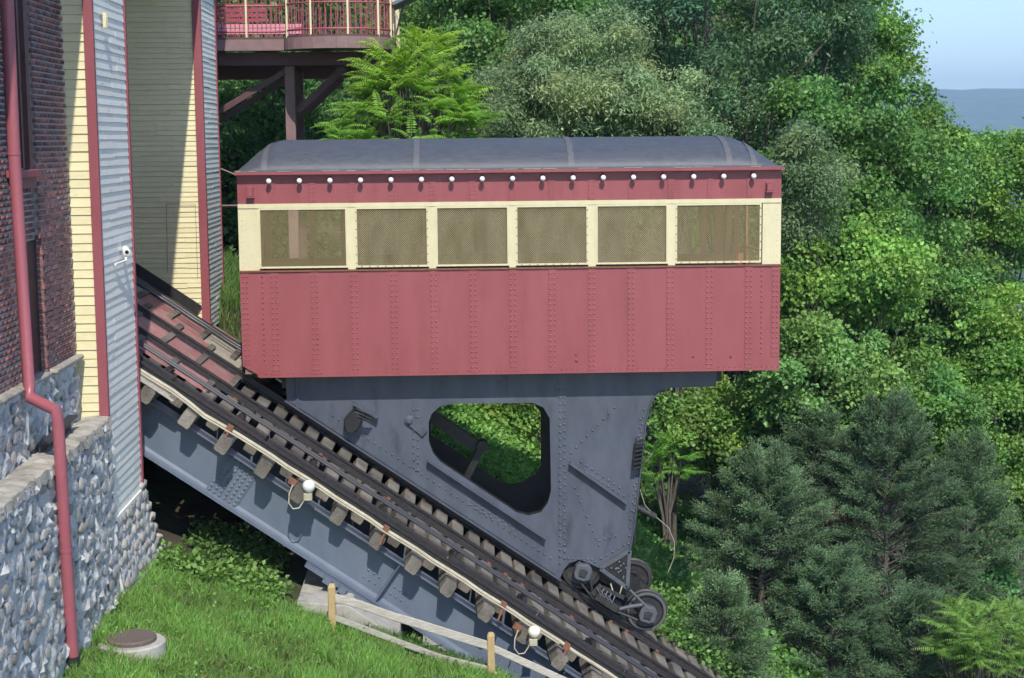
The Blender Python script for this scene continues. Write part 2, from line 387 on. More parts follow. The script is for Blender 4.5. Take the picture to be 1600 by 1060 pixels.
# haul ropes
def rope(y, n, s0, s1, r, label, grp="haul ropes"):
    pts = [tp(s0+(s1-s0)*i/24, y+.012*math.sin(i*1.7), n-.012*abs(math.sin(i*.65*math.pi))) for i in range(25)]
    o = MB().tube(pts, r, 7).build("haul_rope", M['cable'], smooth=True); tag(o, label, "rope", grp)
rope(-2.56, .03, -10.4, 9.4, .028, "black haul rope of the near track, closer to the lawn")
rope(-2.40, .035, -10.4, 9.4, .028, "black haul rope of the near track, closer to the car")
rope(2.15, .06, -10.4, -3.2, .03, "black haul rope running up from under the car, nearer of the two")
rope(2.42, .06, -10.4, -3.2, .03, "black haul rope running up from under the car, farther of the two")
# cream conduit with rusty clips and two lamps
cd = empty("electrical_conduit", tp(0, -3.95, -.1), "cream painted conduit running down beside the near rail", "conduit")
pts = []
for i in range(60):
    s = S0+.6+(S1-S0-.8)*i/59
    dy = -.07*sstep(-5.4, -4.7, s) + .012*math.sin(i*.9); pts.append(tp(s, -3.86+float(dy), -.06+.008*math.sin(i*2.1)-.05*float(sstep(-5.5, -5.0, s))*float(1-sstep(-4.9, -4.4, s))))
MB().tube(pts, .033, 8).build("pipe", M['conduit'], cd, smooth=True)
MB().tube([p + Vector((0, -.075, -.03)) for p in pts[:38]], .014, 6).build("thin_cable", M['conduit'], cd, smooth=True)
for s in (-4.55, -1.42, .98, 2.3, 4.6):
    mb = MB(); mb.obox(tp(s, -3.93, -.06), TD*.05, Vector((0, .065, 0)), TN*.055); mb.beam(tp(s+.02, -3.98, -.08), tp(s+.05, -4.12, -.3), .03, .02); mb.build("clip", M['rust'], cd)
for s, lab in ((-2.912, "white globe lamp on the near sleeper ends above the grass bank"), (1.642, "yellowed globe lamp on the near sleeper ends beside the right fence post")):
    b_ = tp(s, -4.18, -.10)
    t = empty("globe_lamp", b_ - Vector((0,0,.2)), lab, "lamp", "track-side globe lamps")
    MB().lathe(b_, (0,0,1), [(.03,-.11),(.07,-.085),(.10,-.03),(.108,.015),(.095,.06),(.06,.095),(.02,.108)], 20).build("globe", M['globe'] if s > 0 else M['white'], t, smooth=True)
    MB().box(b_.x-.09, b_.x+.05, b_.y-.05, b_.y+.12, b_.z-.24, b_.z-.11).build("junction_box", M['conduit'], t, bevel=.012)
    MB().obox(b_+Vector((-.28,.12,.06)), TD*.07, (0,.05,0), TN*.05).build("outlet", M['rust'], t)
    MB().tube([b_+Vector(p) for p in ((-.27,.08,.02),(-.33,.02,-.12),(-.34,-.02,-.27),(-.27,-.03,-.37),(-.17,-.02,-.36),(-.10,0,-.26),(-.08,.02,-.2))], .011, 7).build("flexible_lead", M['conduit'], t, smooth=True)

# ---------------------------------------------------------------- steel girders
def girder(y, label, full):
    g = empty("plate_girder", tp(0, y, -1.27), label, "girder", "girders under the tracks")
    up, lo = -.49, -1.28
    MB().obox(tp((S0+S1)/2, y, (up+lo)/2), TD*(S1-S0)/2, (0,.012,0), TN*(up-lo)/2).build("web", M['girder'], g)
    MB().obox(tp((S0+S1)/2, y, up+.012), TD*(S1-S0)/2, (0,.19,0), TN*.012).build("top_flange", M['girder'], g)
    MB().obox(tp((S0+S1)/2, y, lo-.014), TD*(S1-S0)/2, (0,.17,0), TN*.014).build("bottom_flange", M['girder'], g)
    if not full: return
    # fillet between web and bottom flange
    k = MB(); prof = [(0,0),(0,.09),(-.02,.04),(-.05,.018),(-.11,0)]
    for s in (S0, S1): k.v += [tuple(tp(s, y-.0125+a_, lo+b_)) for a_, b_ in prof]
    for i in range(5): k.f.append((i, 5+i, 5+(i+1) % 5, (i+1) % 5))
    k.build("root_fillet", M['girder'], g, smooth=True)
    MB().obox(tp(-4.02, y-.025, -.885), TD*.30, (0,.013,0), TN*.385).build("splice_plate", M['girder'], g)
    riv = MB()
    for a_ in range(6):
        for b_ in range(9): riv.dome(tp(-4.02-.25+a_*.1, y-.038, -.55-b_*.083), (0,-1,0), .030, .026)
    for sx in (-1, 1):
        for a_ in range(3):
            for b_ in range(2): riv.dome(tp(-.84+sx*.27+(a_-1)*.11, y-.012, -1.05+b_*.14), (0,-1,0), .026, .022)
    for s in np.arange(3.0, 3.3, .1):
        for b_ in range(6): riv.dome(tp(s, y-.012, -.6-b_*.1), (0,-1,0), .024, .02)
    riv.build("rivets", M['girder'], g)["kind"] = "stuff"
    MB().obox(tp(-.84, y-.09, (up+lo)/2), TD*.008, (0,.075,0), TN*((up-lo)/2-.002)).build("stiffener", M['girder'], g)
    for s in (2.6, 6.0): MB().obox(tp(s, y-.09, (up+lo)/2), TD*.008, (0,.075,0), TN*((up-lo)/2-.002)).build("stiffener", M['girder'], g)
girder(-3.52, "blue grey riveted girder nearest the lawn under the sleeper ends", True)
girder(-1.15, "second girder from the lawn, in the dark under the near track", False)
girder(.75, "nearer girder under the track that carries the car", False)
girder(2.95, "farthest girder under the track that carries the car", False)

# concrete pier with bearing under the girder
pier = empty("concrete_pier", (-1.8, -3.9, -8.6), "square concrete pier with a sloped top carrying the girder", "pier")
fx = [(-2.68,-9.3),(-.98,-9.3),(-.98,-8.22),(-1.80,-7.64),(-2.66,-7.55)]
MB().prism(fx, -4.62, -2.3).build("block", M['concrete'], pier, bevel=.012)
MB().prism([(-.60,-9.6),(.05,-9.6),(.05,-8.9),(-.60,-8.45)], -4.3, -2.3).build("footing", M['concrete'], pier)
MB().obox(tp(-1.45, -3.55, -1.35), TD*.75, (0,.3,0), TN*.03).build("bearing_plate", M['girder'], pier)
mb = MB()
for q in (-.55, -.25, .05, .35): mb.obox(tp(-1.2+q, -3.95, -1.34), TD*.07, (0,.05,0), TN*.06)
mb.build("anchor_bolts", M['girder'], pier)
MB().box(-2.25, -1.98, -2.42, -2.32, -7.22, -7.02).build("timber_block", M['post'], pier)

# ---------------------------------------------------------------- the car
car = empty("incline_car", (1.1, 1.8, -7.9), "red and cream inclined railway car on a grey triangular steel undercarriage", "railway car")
CX0, CX1, CY1, ZB, ZE = -4.045, 6.30, 3.62, -4.465, -0.62
strips = [-3.40 + .7575*i for i in range(13)]
# lower wall: plates between rivet strips, cut corner on the uphill end
edges = [CX0] + strips + [CX1]
ZL = -2.44
for i in range(len(edges)-1):
    x0, x1 = edges[i]+.002, edges[i+1]-.002
    if i == 0: poly = [(CX0,-4.23),(x1,-4.405-.0),(x1,ZL),(CX0,ZL)]; poly = [(CX0,-4.235),(-3.74,ZB+.045),(x1,ZB+.045),(x1,ZL),(CX0,ZL)]
    else: poly = [(x0,ZB+.045),(x1,ZB+.045),(x1,ZL),(x0,ZL)]
    dy = random.uniform(-.003, .003)
    mb = MB(); mb.prism(poly, dy, .03); mb.build("side_panel", M['red'], car)
for x in strips:
    MB().box(x-.075, x+.075, -.012, .0, ZB+.05, ZL-.003).build("rivet_strip", M['red'], car)
    MB().box(x-.06, x+.06, -.014, .0, -1.13, -.70).build("upper_rivet_strip", M['red'], car)
for x0, x1 in ((CX0+.01, CX0+.17), (CX1-.17, CX1-.01)):
    MB().box(x0, x1, -.008, -.0035, -4.2, ZL-.003).build("corner_strip", M['red'], car)
riv = MB()
for x in strips:
    for dx in (-.038, .038):
        for k in range(19): riv.dome((x+dx*1.1, -.012, -2.52-k*.1), (0,-1,0), .019, .019)
        for k in range(5): riv.dome((x+dx, -.014, -.78-k*.075), (0,-1,0), .014, .011)
for x in (CX0+.06, CX0+.13, CX1-.06, CX1-.13, CX0+.42, CX1-.36):
    for k in range(17): riv.dome((x, -.008 if abs(x-1.1) > 5 else -.003, -2.52-k*.1), (0,-1,0), .019, .019)
for k in range(95): riv.dome((-3.6+k*.105, -.008, ZB+.075), (0,-1,0), .012, .010)
riv.build("body_rivets", M['red'], car)["kind"] = "stuff"
# bottom angle, sill, belt
MB().prism([(-3.735,ZB),(CX1,ZB),(CX1,ZB+.045),(-3.78,ZB+.045)], -.018, .06).build("bottom_angle", M['red'], car)
MB().box(CX0-.005, CX1+.005, -.03, .03, ZL+.003, ZL+.033).build("belt_rail", M['rust'], car)
MB().box(CX0, CX1, -.002, .04, ZE-.52, ZE+.02).build("letter_board", M['red'], car)
MB().box(CX0-.03, CX1+.03, -.16, .05, ZE+.023, ZE+.075).build("eave_trim", M['red'], car)
MB().box(CX0-.0, CX1+.0, -.022, .04, -1.225, -1.143).build("window_head", M['cream'], car)
for i, (x0, x1) in enumerate(((CX0, -3.665), (5.945, CX1))):
    o = MB().box(x0, x1, -.004, .04, ZL+.036, -1.228).build("corner_panel", M['cream'], car)
    rv = MB()
    for x in ((x0+.07, x1-.05) if i == 0 else (x0+.05, x1-.07)):
        for k in range(11): rv.dome((x, -.004, -2.34+k*.1), (0,-1,0), .014, .011)
    rv.build("rivets", M['cream'], o)["kind"] = "stuff"
WIN = [(-3.630, -1.193), (-2.025, -1.211), (-1.807, -1.201), (-0.487, -1.203), (-0.280, -1.206), (1.046, -1.196), (1.241, -1.198), (2.559, -1.200), (2.774, -1.191), (4.090, -1.193), (4.298, -1.183), (5.885, -1.188)]
wins = [(WIN[2*i][0], WIN[2*i+1][0]) for i in range(6)]
WZ0, WZ1 = -2.335, -1.262
for i in range(5):
    x0, x1 = wins[i][1]+.035, wins[i+1][0]-.035
    MB().box(x0, x1, -.012, .05, ZL+.036, -1.228).build("window_post", M['cream'], car)
for i, (x0, x1) in enumerate(wins):
    fr = MB(); w = .034
    fr.box(x0-w, x0, -.024, .02, WZ0-w, WZ1+w).box(x1, x1+w, -.024, .02, WZ0-w, WZ1+w)
    fr.box(x0, x1, -.024, .02, WZ0-w, WZ0).box(x0, x1, -.024, .02, WZ1, WZ1+w)
    fo = fr.build("window_frame", M['cream'], car)
    rv = MB()
    for k in range(7):
        z = WZ0+.05+k*.16
        rv.dome((x0-w/2, -.024, z), (0,-1,0), .014, .011); rv.dome((x1+w/2, -.024, z), (0,-1,0), .014, .011)
    n = int((x1-x0)/.16)
    for k in range(n): rv.dome((x0+.08+k*(x1-x0-.1)/n, -.024, WZ0-w/2), (0,-1,0), .014, .011)
    rv.build("rivets", M['rust'] if i % 2 else M['cream'], fo)["kind"] = "stuff"
    sc_ = MB(); t_ = .0042; W, H = x1-x0, WZ1-WZ0; pitch = .041
    for sg in (1, -1):
        u = -H
        while u < W:
            xa, za, xb, zb = u, 0., u+H, H
            if xa < 0: za = -xa; xa = 0
            if xb > W: zb = H-(xb-W); xb = W
            if zb-za > .01:
                if sg < 0: za, zb = H-za, H-zb
                y = 0.0 if sg > 0 else .004
                ax, az_ = x0+xa, WZ0+za; bx, bz = x0+xb, WZ0+zb
                q = t_*.36; e = q if sg > 0 else -q
                k = len(sc_.v)
                for yy in (y-.002, y+.002): sc_.v += [(ax-q, yy, az_+e), (ax+q, yy, az_-e), (bx+q, yy, bz-e), (bx-q, yy, bz+e)]
                sc_.f += [(k, k+1, k+2, k+3), (k+7, k+6, k+5, k+4), (k, k+3, k+7, k+4), (k+1, k+5, k+6, k+2)]
            u += pitch
    sc_.build("wire_screen", M['mesh'], fo)["kind"] = "stuff"
dm = bpy.data.materials.new("dusty_pane"); dm.use_nodes = True
dn_, dl_ = dm.node_tree.nodes, dm.node_tree.links
t1 = dn_.new("ShaderNodeTexCoord"); t2 = dn_.new("ShaderNodeMapping"); t2.inputs["Scale"].default_value = (2.6, 2.6, .9); t3 = dn_.new("ShaderNodeTexNoise"); t3.inputs["Scale"].default_value = 1.6; t3.inputs["Detail"].default_value = 6
t4 = dn_.new("ShaderNodeMapRange"); t4.inputs["From Min"].default_value = .32; t4.inputs["From Max"].default_value = .68; t4.inputs["To Min"].default_value = .10; t4.inputs["To Max"].default_value = .52
t4.inputs["To Min"].default_value = .0; t4.inputs["To Max"].default_value = .62
tt = dn_.new("ShaderNodeBsdfTransparent"); mm = dn_.new("ShaderNodeMixShader"); db = dn_["Principled BSDF"]; db.inputs["Base Color"].default_value = (.19,.16,.12,1); db.inputs["Roughness"].default_value = .5
dl_.new(t1.outputs["Object"], t2.inputs[0]); dl_.new(t2.outputs[0], t3.inputs["Vector"]); dl_.new(t3.outputs["Fac"], t4.inputs["Value"]); dl_.new(t4.outputs[0], mm.inputs[0]); dl_.new(tt.outputs[0], mm.inputs[1]); dl_.new(db.outputs[0], mm.inputs[2]); dl_.new(mm.outputs[0], dn_["Material Output"].inputs["Surface"])
for x0, x1 in wins[1:5]:
    MB().box(x0, x1, .052, .058, WZ0, WZ1).build("window_pane", dm, car)
# bulbs along the eave
for k in range(17):
    x = -3.435 + k*.5735; z = -.70
    o = MB().lathe((x, -.10, z), (0,-.55,-.25), [(.014,-.03),(.035,-.012),(.050,.02),(.052,.045),(.040,.075),(.018,.092)], 12).build("light_bulb", M['bulb'], car, smooth=True)
    MB().lathe((x, -.10, z), (0,.55,.25), [(.026,-.01),(.030,.03),(.034,.10)], 8).build("socket", M['redtrim'], o)
for x in (-3.80, 6.06):
    lb = MB(); lb.box(x-.055, x+.055, -.11, -.003, -1.0, -.86); lb.box(x-.075, x+.075, -.13, -.003, -1.03, -1.003); lb.box(x-.07, x+.07, -.02, -.003, -.86, -.82)
    lb.build("marker_bracket", M['redtrim'], car, bevel=.006)
for x0, z0 in ((2.35,-4.10),(2.36,-4.22),(4.62,-4.17),(5.35,-4.18)):
    MB().lathe((x0, -.0, z0), (0,-1,0), [(.022,-.003),(.02,.02),(.008,.032)], 8).build("bolt", M['redtrim'], car)
# ends, far side, floor, ceiling
for x0, x1 in ((CX0+.001, CX0+.04), (CX1-.04, CX1-.001)):
    e = MB()
    e.box(x0, x1, .031, .24, -4.2, ZE).box(x0, x1, 3.42, 3.60, -4.2, ZE).box(x0, x1, .24, 3.42, -1.10, ZE)
    e.build("end_frame", M['red'], car)
    g = MB(); g.box(x0, x1, .24, 3.42, -4.2, -3.15)
    for k in range(9): g.box(x0+.01, x1-.01, .5+k*.32, .53+k*.32, -3.15, -2.3)
    g.box(x0, x1, .24, 3.42, -2.3, -2.26); g.build("end_gate", M['red'], car)
MB().box(CX0+.041, CX1-.041, .05, 3.58, -4.4, -4.3).build("floor", M['floorboard'], car)
MB().box(CX0+.041, CX1-.041, .05, 3.58, ZE-.06, ZE+.0).build("ceiling", M['redtrim'], car)
MB().box(CX0+.041, CX1-.041, 3.58, 3.62, -4.4, ZL).build("far_side_panel", M['red'], car)
MB().box(CX0+.041, CX1-.041, 3.58, 3.62, -1.12, ZE).build("far_letter_board", M['red'], car)
for x in (-3.9, -2.3, 4.55, 5.7, 6.1):
    MB().box(x-.06, x+.06, 3.56, 3.62, ZL, -1.12).build("far_window_post", M['redtrim'], car)
# passenger compartment along the far side of the platform
MB().box(-1.95, 2.35, 2.35, 3.55, -4.3, -.7).build("cabin", M['cabin'], car)
MB().box(2.352, 3.55, 2.35, 3.55, -4.3, -.7).build("cabin_end", M['cabingrey'], car)
for x in (-1.4, -.3, .8, 1.9): MB().box(x-.3, x+.3, 2.33, 2.349, -2.3, -1.3).build("cabin_window", M['cabingrey'], car)
for a_, b_ in (((5.0,1.2,-4.3),(5.0,1.2,-.7)), ((5.5,2.2,-4.3),(5.75,2.2,-.7)), ((-2.9,2.8,-4.3),(-2.9,2.8,-.7))):
    MB().beam(a_, b_, .10, .10, (0,1,0)).build("stanchion", M['redtrim'], car)
# roof: barrel with rounded hipped ends
RX0, RX1, RY0, RY1 = CX0-.045, CX1+.0, -.15, CY1+.14
def roof_z(x, y, lift=0):
    ty = abs((y-(RY0+RY1)/2)/((RY1-RY0)/2)); tx = max(0, (RX0+.82-x)/.82, (x-(RX1-.95))/.95)
    gy_ = max(0, 1-ty**2.5)**.58; gx_ = 1-min(1, tx)**1.9
    return ZE+.075 + .60*gy_*gx_ + lift
def roof_patch(x0, x1, nx_, lift, name, m, par):
    mb = MB(); ys = [(RY0+RY1)/2 - (RY1-RY0)/2*math.cos(math.pi*j/36) for j in range(37)]
    xs = [x0+(x1-x0)*i/nx_ for i in range(nx_+1)]
    mb.v = [(x, y, roof_z(x, y, lift)) for x in xs for y in ys]; n = len(ys)
    mb.f = [(i*n+j, (i+1)*n+j, (i+1)*n+j+1, i*n+j+1) for i in range(nx_) for j in range(n-1)]
    return mb.build(name, m, par, smooth=True)
ro = roof_patch(RX0, RX1, 120, 0, "roof", M['roof'], car)
for x in (-3.52, -.66, 2.27, 5.28, 5.75): roof_patch(x-.055, x+.055, 2, .014, "roof_seam", M['seam'], ro)
mb = MB(); x = RX0+.05
while x < RX1-.3:
    w = random.uniform(.06, .4)
    if random.random() < .55: mb.box(x, x+w, -.157, -.15, ZE+.080+random.uniform(0,.004), ZE+.092)
    x += w+random.uniform(.02, .2)
mb.build("peeling_edge", M['concrete'], ro)["kind"] = "stuff"
MB().box(RX0+.02, RX1-.02, RY0+.001, RY0+.03, ZE+.076, ZE+.11).build("roof_edge", M['seam'], ro)

# undercarriage
PY0 = .46
outer = [(-3.272, -4.533), (-3.271, -4.974), (2.045, -8.656), (2.123, -8.474), (2.238, -8.346), (2.430, -8.285), (2.621, -8.354), (2.876, -8.489), (2.863, -8.450), (3.439, -8.109), (3.541, -7.590), (3.681, -6.300), (3.756, -5.595), (3.807, -5.277), (3.895, -5.049), (4.046, -4.911), (4.274, -4.851), (5.147, -4.839), (5.157, -4.483)]
hole = [(-0.512, -5.462), (-0.460, -5.310), (-0.307, -5.160), (-0.043, -5.101), (1.538, -5.113), (1.738, -5.206), (1.863, -5.424), (1.878, -6.873), (1.813, -7.118), (1.673, -7.309), (1.431, -7.369), (1.191, -7.300), (0.877, -7.075), (-0.298, -6.257), (-0.434, -6.088), (-0.518, -5.844)]
un = MB().prism(outer, PY0, PY0+.03, [hole]).build("undercarriage_plate", M['steel'], car)
hole2 = [(-0.522, -5.542), (0.675, -5.479), (1.696, -5.577), (1.831, -5.759), (1.823, -6.911), (1.698, -7.104), (1.477, -7.240), (1.202, -7.305), (0.929, -7.230), (-0.290, -6.347), (-0.506, -6.205)]
of = [(-3.505, -4.715), (-3.490, -5.167), (2.015, -8.908), (2.224, -8.630), (2.639, -8.638), (3.815, -7.955), (3.953, -6.557), (4.090, -5.173), (5.323, -5.054), (5.321, -4.640)]
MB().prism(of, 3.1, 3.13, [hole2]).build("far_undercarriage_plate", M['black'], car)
def offs(poly, d):
    c = (sum(p[0] for p in poly)/len(poly), sum(p[1] for p in poly)/len(poly))
    return [(p[0]+(c[0]-p[0])*d, p[1]+(c[1]-p[1])*d) for p in poly]
mb = MB(); n = len(hole)
for i in range(n):
    a_, b_ = hole[i], hole[(i+1) % n]
    k = len(mb.v); mb.v += [(a_[0],PY0+.031,a_[1]),(b_[0],PY0+.031,b_[1]),(b_[0],PY0+.22,b_[1]),(a_[0],PY0+.22,a_[1])]; mb.f.append((k,k+1,k+2,k+3))
    k = len(mb.v); o1, o2 = offs([a_, b_]+hole, 0)[0:2]
mb.build("opening_lip", M['black'], un)
# flange along the lower edge, top chord, ribs
p0, p1 = Vector((-3.271, 0.460, -4.974)), Vector((2.045, 0.460, -8.656))
MB().obox((p0+p1)/2 + Vector((0,-.05,0))-TN*.012, TD*((p1-p0).length/2+.02), (0,.085,0), TN*.012).build("bottom_chord", M['steel'], un)
MB().obox((p0+p1)/2 + Vector((0,-.012,0))+TN*.085, TD*((p1-p0).length/2-.12), (0,.010,0), TN*.07).build("chord_angle", M['steel'], un)
def rib(a_, b_, dep=.17, th=.022):
    a_, b_ = Vector(a_), Vector(b_); MB().beam(a_+Vector((0,-dep/2,0)), b_+Vector((0,-dep/2,0)), dep, th, (0,0,1)).build("stiffener_rib", M['steel'], un)
    MB().beam(a_+Vector((0,-.012,-.055)), b_+Vector((0,-.012,-.055)), .018, .09, (0,0,1)).build("rib_angle", M['steel'], un)
rib((-0.549, 0.460, -6.202), (1.758, 0.460, -7.816)); rib((2.249, 0.460, -6.301), (3.363, 0.460, -7.120), .15, .05)
# edge angle on the downhill side
ed = [Vector(q) for q in ((4.021, 0.460, -4.923), (3.882, 0.460, -5.074), (3.807, 0.460, -5.277), (3.744, 0.460, -5.634), (3.668, 0.460, -6.325), (3.528, 0.460, -7.590), (3.439, 0.460, -8.109))]
for a_, b_ in zip(ed[:-1], ed[1:]): MB().beam(a_+Vector((0,-.035,0)), b_+Vector((0,-.035,0)), .07, .018, (1,0,.1)).build("edge_angle", M['steel'], un)
MB().box(*[(2.028, 0.460, -5.248)[0], (2.191, 0.460, -5.251)[0]], PY0-.012, PY0-.0, -8.0, -4.5).build("centre_splice", M['steel'], un)
MB().box(*[(-0.833, 0.460, -5.203)[0], (-0.683, 0.460, -5.205)[0]], PY0-.010, PY0-.0, -6.20, -4.5).build("left_splice", M['steel'], un)
MB().box(*[(-3.078, 0.460, -5.167)[0], (-3.028, 0.460, -5.168)[0]], PY0-.05, PY0-.0, -5.15, -4.5).build("end_stiffener", M['steel'], un)
riv = MB()
def rrow(a_, b_, n, r=.025, y=PY0-.0):
    a_, b_ = Vector(a_), Vector(b_)
    for k in range(n):
        q = a_+(b_-a_)*(k/(n-1)); riv.dome((q.x, y, q.z), (0,-1,0), r, r*1.0)
for dx in (0, 6.5): rrow((2.068, 0.460, -4.867), (2.047, 0.460, -8.342), 26, y=PY0-.012) if dx == 0 else rrow((2.156, 0.460, -4.869), (2.137, 0.460, -8.240), 26, y=PY0-.012)
rrow((-0.802, 0.460, -5.203), (-0.822, 0.460, -6.350), 9, y=PY0-.010); rrow((-0.721, 0.460, -5.205), (-0.741, 0.460, -6.416), 9, y=PY0-.010)
rrow((3.137, 0.460, -5.228), (2.275, 0.460, -6.122), 9); rrow((2.348, 0.460, -6.817), (2.826, 0.460, -7.993), 9); rrow((2.827, 0.460, -7.901), (3.158, 0.460, -7.817), 4)
rrow((3.718, 0.460, -5.275), (3.516, 0.460, -7.330), 15); rrow((3.655, 0.460, -5.466), (3.413, 0.460, -7.978), 16)
rrow((2.287, 0.460, -6.327), (3.325, 0.460, -7.003), 11); rrow((2.477, 0.460, -6.305), (3.236, 0.460, -6.833), 8)
rrow((-2.632, 0.460, -5.276), (1.919, 0.460, -8.405), 44); rrow((-2.384, 0.460, -5.305), (1.857, 0.460, -8.234), 38)
rrow((0.282, 0.460, -7.128), (1.099, 0.460, -7.648), 7); rrow((0.383, 0.460, -7.130), (1.201, 0.460, -7.624), 7)
rrow((2.213, 0.460, -8.254), (2.685, 0.460, -8.277), 6); rrow((2.749, 0.460, -8.330), (3.324, 0.460, -8.002), 6)
rrow((-2.754, 0.460, -5.172), (-2.079, 0.460, -5.627), 9)
riv.build("plate_rivets", M['steel'], un)["kind"] = "stuff"
# spring box and lug on the plate
sb = Vector((-1.840, 0.300, -5.387))
m_ = MB().prism([(sb.x-.20+q*.0+a_*.17, sb.z+b_*.2) for q, (a_, b_) in enumerate(((-.4,-1),(.5,-1),(1.1,-.5),(1.5,.4),(.9,.9),(.2,1.0),(-.7,.2)))], .14, .455)
o = m_.build("spring_box", M['black'], un, bevel=.015)
mb = MB()
for k in range(3):
    q = sb+Vector((.02+k*.035, -.05, .10+k*.05)); mb.tube([q+Vector((-.16,-.05,.05)), q+Vector((0,-.13,.0)), q+Vector((.16,-.05,-.10))], .018, 6)
mb.build("spring_leaf", M['iron'], o)
MB().beam((-1.973, 0.360, -5.042), (-1.506, 0.360, -5.327), .16, .05).build("spring_bracket", M['steel'], un)
mb = MB(); lp = Vector((-0.887, 0.460, -5.418)); mb.lathe(lp+Vector((0,-.0,0)), (0,-1,0), [(.10,-.002),(.10,.05),(.055,.06),(.05,.1)], 14)
mb.beam(lp+Vector((.02,-.03,-.02)), Vector((-0.590, 0.430, -5.685)), .05, .16, (0,0,1)); mb.build("lifting_lug", M['steel'], un, bevel=.006)
# dark cross members inside the undercarriage
q1, q2 = Vector((-1.437, 1.900, -4.906)), Vector((0.534, 1.900, -6.295))
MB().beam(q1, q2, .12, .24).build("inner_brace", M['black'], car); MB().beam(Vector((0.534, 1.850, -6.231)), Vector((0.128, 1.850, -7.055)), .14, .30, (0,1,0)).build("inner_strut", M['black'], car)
MB().lathe(Vector((0.559, 1.800, -6.209)), (0,1,0), [(.12,-.1),(.12,.2)], 14).build("sheave_pin", M['black'], car)
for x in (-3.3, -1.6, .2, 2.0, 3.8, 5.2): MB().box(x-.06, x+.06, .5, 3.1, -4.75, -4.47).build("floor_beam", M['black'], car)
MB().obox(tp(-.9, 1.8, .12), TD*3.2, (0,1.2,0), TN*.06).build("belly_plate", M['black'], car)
MB().box((-3.239, 0.500, -4.539)[0], (5.139, 0.500, -4.666)[0], .50, .62, -4.72, -4.47).build("top_chord", M['steel'], un)
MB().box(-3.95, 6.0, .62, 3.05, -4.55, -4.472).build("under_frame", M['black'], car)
# downhill plate across the legs, ladder rungs and rope socket
MB().beam((3.797, 0.900, -5.714), (3.565, 0.900, -8.093), .03, .10, (0,1,0)).build("leg_edge", M['black'], car)
lad = MB()
for k in range(7):
    q = Vector((3.624, 0.300, -5.883))+Vector((-.01*k+.0, .0, -.085*k)); lad.obox(q, (.085,0,.02), (0,.06,0), (-.004,0,.016))
lad.beam(Vector((3.548, 0.300, -5.805)), Vector((3.485, 0.300, -6.456)), .03, .04, (0,1,0)); lad.build("coil_ladder", M['black'], car)
MB().tube([(3.736, 0.500, -6.051), (3.901, 0.600, -6.177), (3.749, 0.500, -6.360)], .02, 6).build("grab_iron", M['black'], car)
mb = MB(); a_ = Vector((3.622, 1.400, -7.419)); b_ = Vector((4.069, 1.400, -7.668))
mb.tube([a_+(b_-a_)*t for t in (0,.25,.27,.5,.52,.75,.77,1)], [.06,.06,.075,.075,.06,.06,.075,.07], 12); mb.build("rope_socket", M['iron'], car, smooth=True)
wp = [Vector(q) for q in ((3.765, 1.500, -7.110), (3.871, 1.500, -7.447), (4.095, 1.500, -7.692), (4.359, 1.500, -7.925), (4.479, 1.500, -8.237), (4.467, 1.500, -8.561), (4.348, 1.500, -8.856))]
MB().tube(wp, .008, 6).build("hanging_wire", M['conduit'], car, smooth=True)
# wheels
def wheel(s, y, r=.40):
    c = tp(s, y, r)
    o = MB().lathe(c, (0,-1,0), [(.10,-.09),(r*.82,-.06),(r*.82,-.075),(r+.035,-.075),(r+.035,-.05),(r,-.035),(r-.006,.07),(r*.84,.075),(r*.80,.03),(.16,.01),(.12,.07),(.02,.075)], 40).build("wheel", M['iron'], car, smooth=True)
    MB().lathe(c, (0,-1,0), [(r*.86,.0735),(r-.03,.0765),(r-.008,.074),(r-.004,-.03)], 40, False).build("tyre", M['bright'], o, smooth=True) if y < 1 and s > 4 else None
    return c
WS = (4.324, 2.751)
for s in WS:
    c0 = wheel(s, .6); c1 = wheel(s, 3.0); MB().tube([c0, c1], .07, 10).build("axle", M['black'], car)
for s in (-3.6, -2.2):
    wheel(s, .75, .16); wheel(s, 3.0, .16)
for s, yy in ((4.324, .40), (2.751, .38)):
    c = tp(s, yy, .40); w = .17
    oc = [(-.5,-1),(.5,-1),(.62,-.82),(.9,-.8),(1,-.4),(1,.5),(.7,.9),(.2,1),(-.2,.85),(-.7,.95),(-1,.5),(-1,-.4),(-.8,-.8)]
    ca, sa = math.cos(-.3), math.sin(-.3)
    pts2 = [(c.x+(a_*ca-b_*sa)*w, c.z+(a_*sa+b_*ca)*w) for a_, b_ in oc]
    o = MB().prism(pts2, yy-.10, yy+.12).build("journal_box", M['journal'], car, bevel=.014)
    pts3 = [(c.x+(a_*ca-b_*sa)*w*.5, c.z+(a_*sa+b_*ca)*w*.5) for a_, b_ in ((-.8,-1),(.8,-1),(1,.7),(0,1),(-1,.7))]
    MB().prism(pts3, yy-.125, yy-.10).build("journal_cover", M['iron'], o, bevel=.008)
br = [(2.847, -8.452), (3.434, -8.098), (3.396, -8.855), (3.281, -8.774)]
MB().prism(br, .40, .43).build("corner_bracket", M['black'], car)
for a_, b_ in (((938,888),(984,860)), ((984,860),(981,918)), ((938,888),(980,918))):
    pass
E1, E2, E3 = Vector((2.845, 0.400, -8.459)), Vector((3.432, 0.400, -8.106)), Vector((3.381, 0.400, -8.862))
for a_, b_ in ((E1,E2),(E2,E3),(E1,E3)): MB().beam(a_, b_, .08, .035, (0,1,0)).build("bracket_edge", M['journal'], car, bevel=.008)
rv = MB()
for k in range(14):
    u, v = random.random(), random.random()
    if u+v > 1: u, v = 1-u, 1-v
    q = E1 + (E2-E1)*(.15+.65*u) + (E3-E1)*(.12+.65*v); rv.dome((q.x, .398, q.z), (0,-1,0), .024, .03)
rv.build("bracket_bolts", M['steel'], car)["kind"] = "stuff"
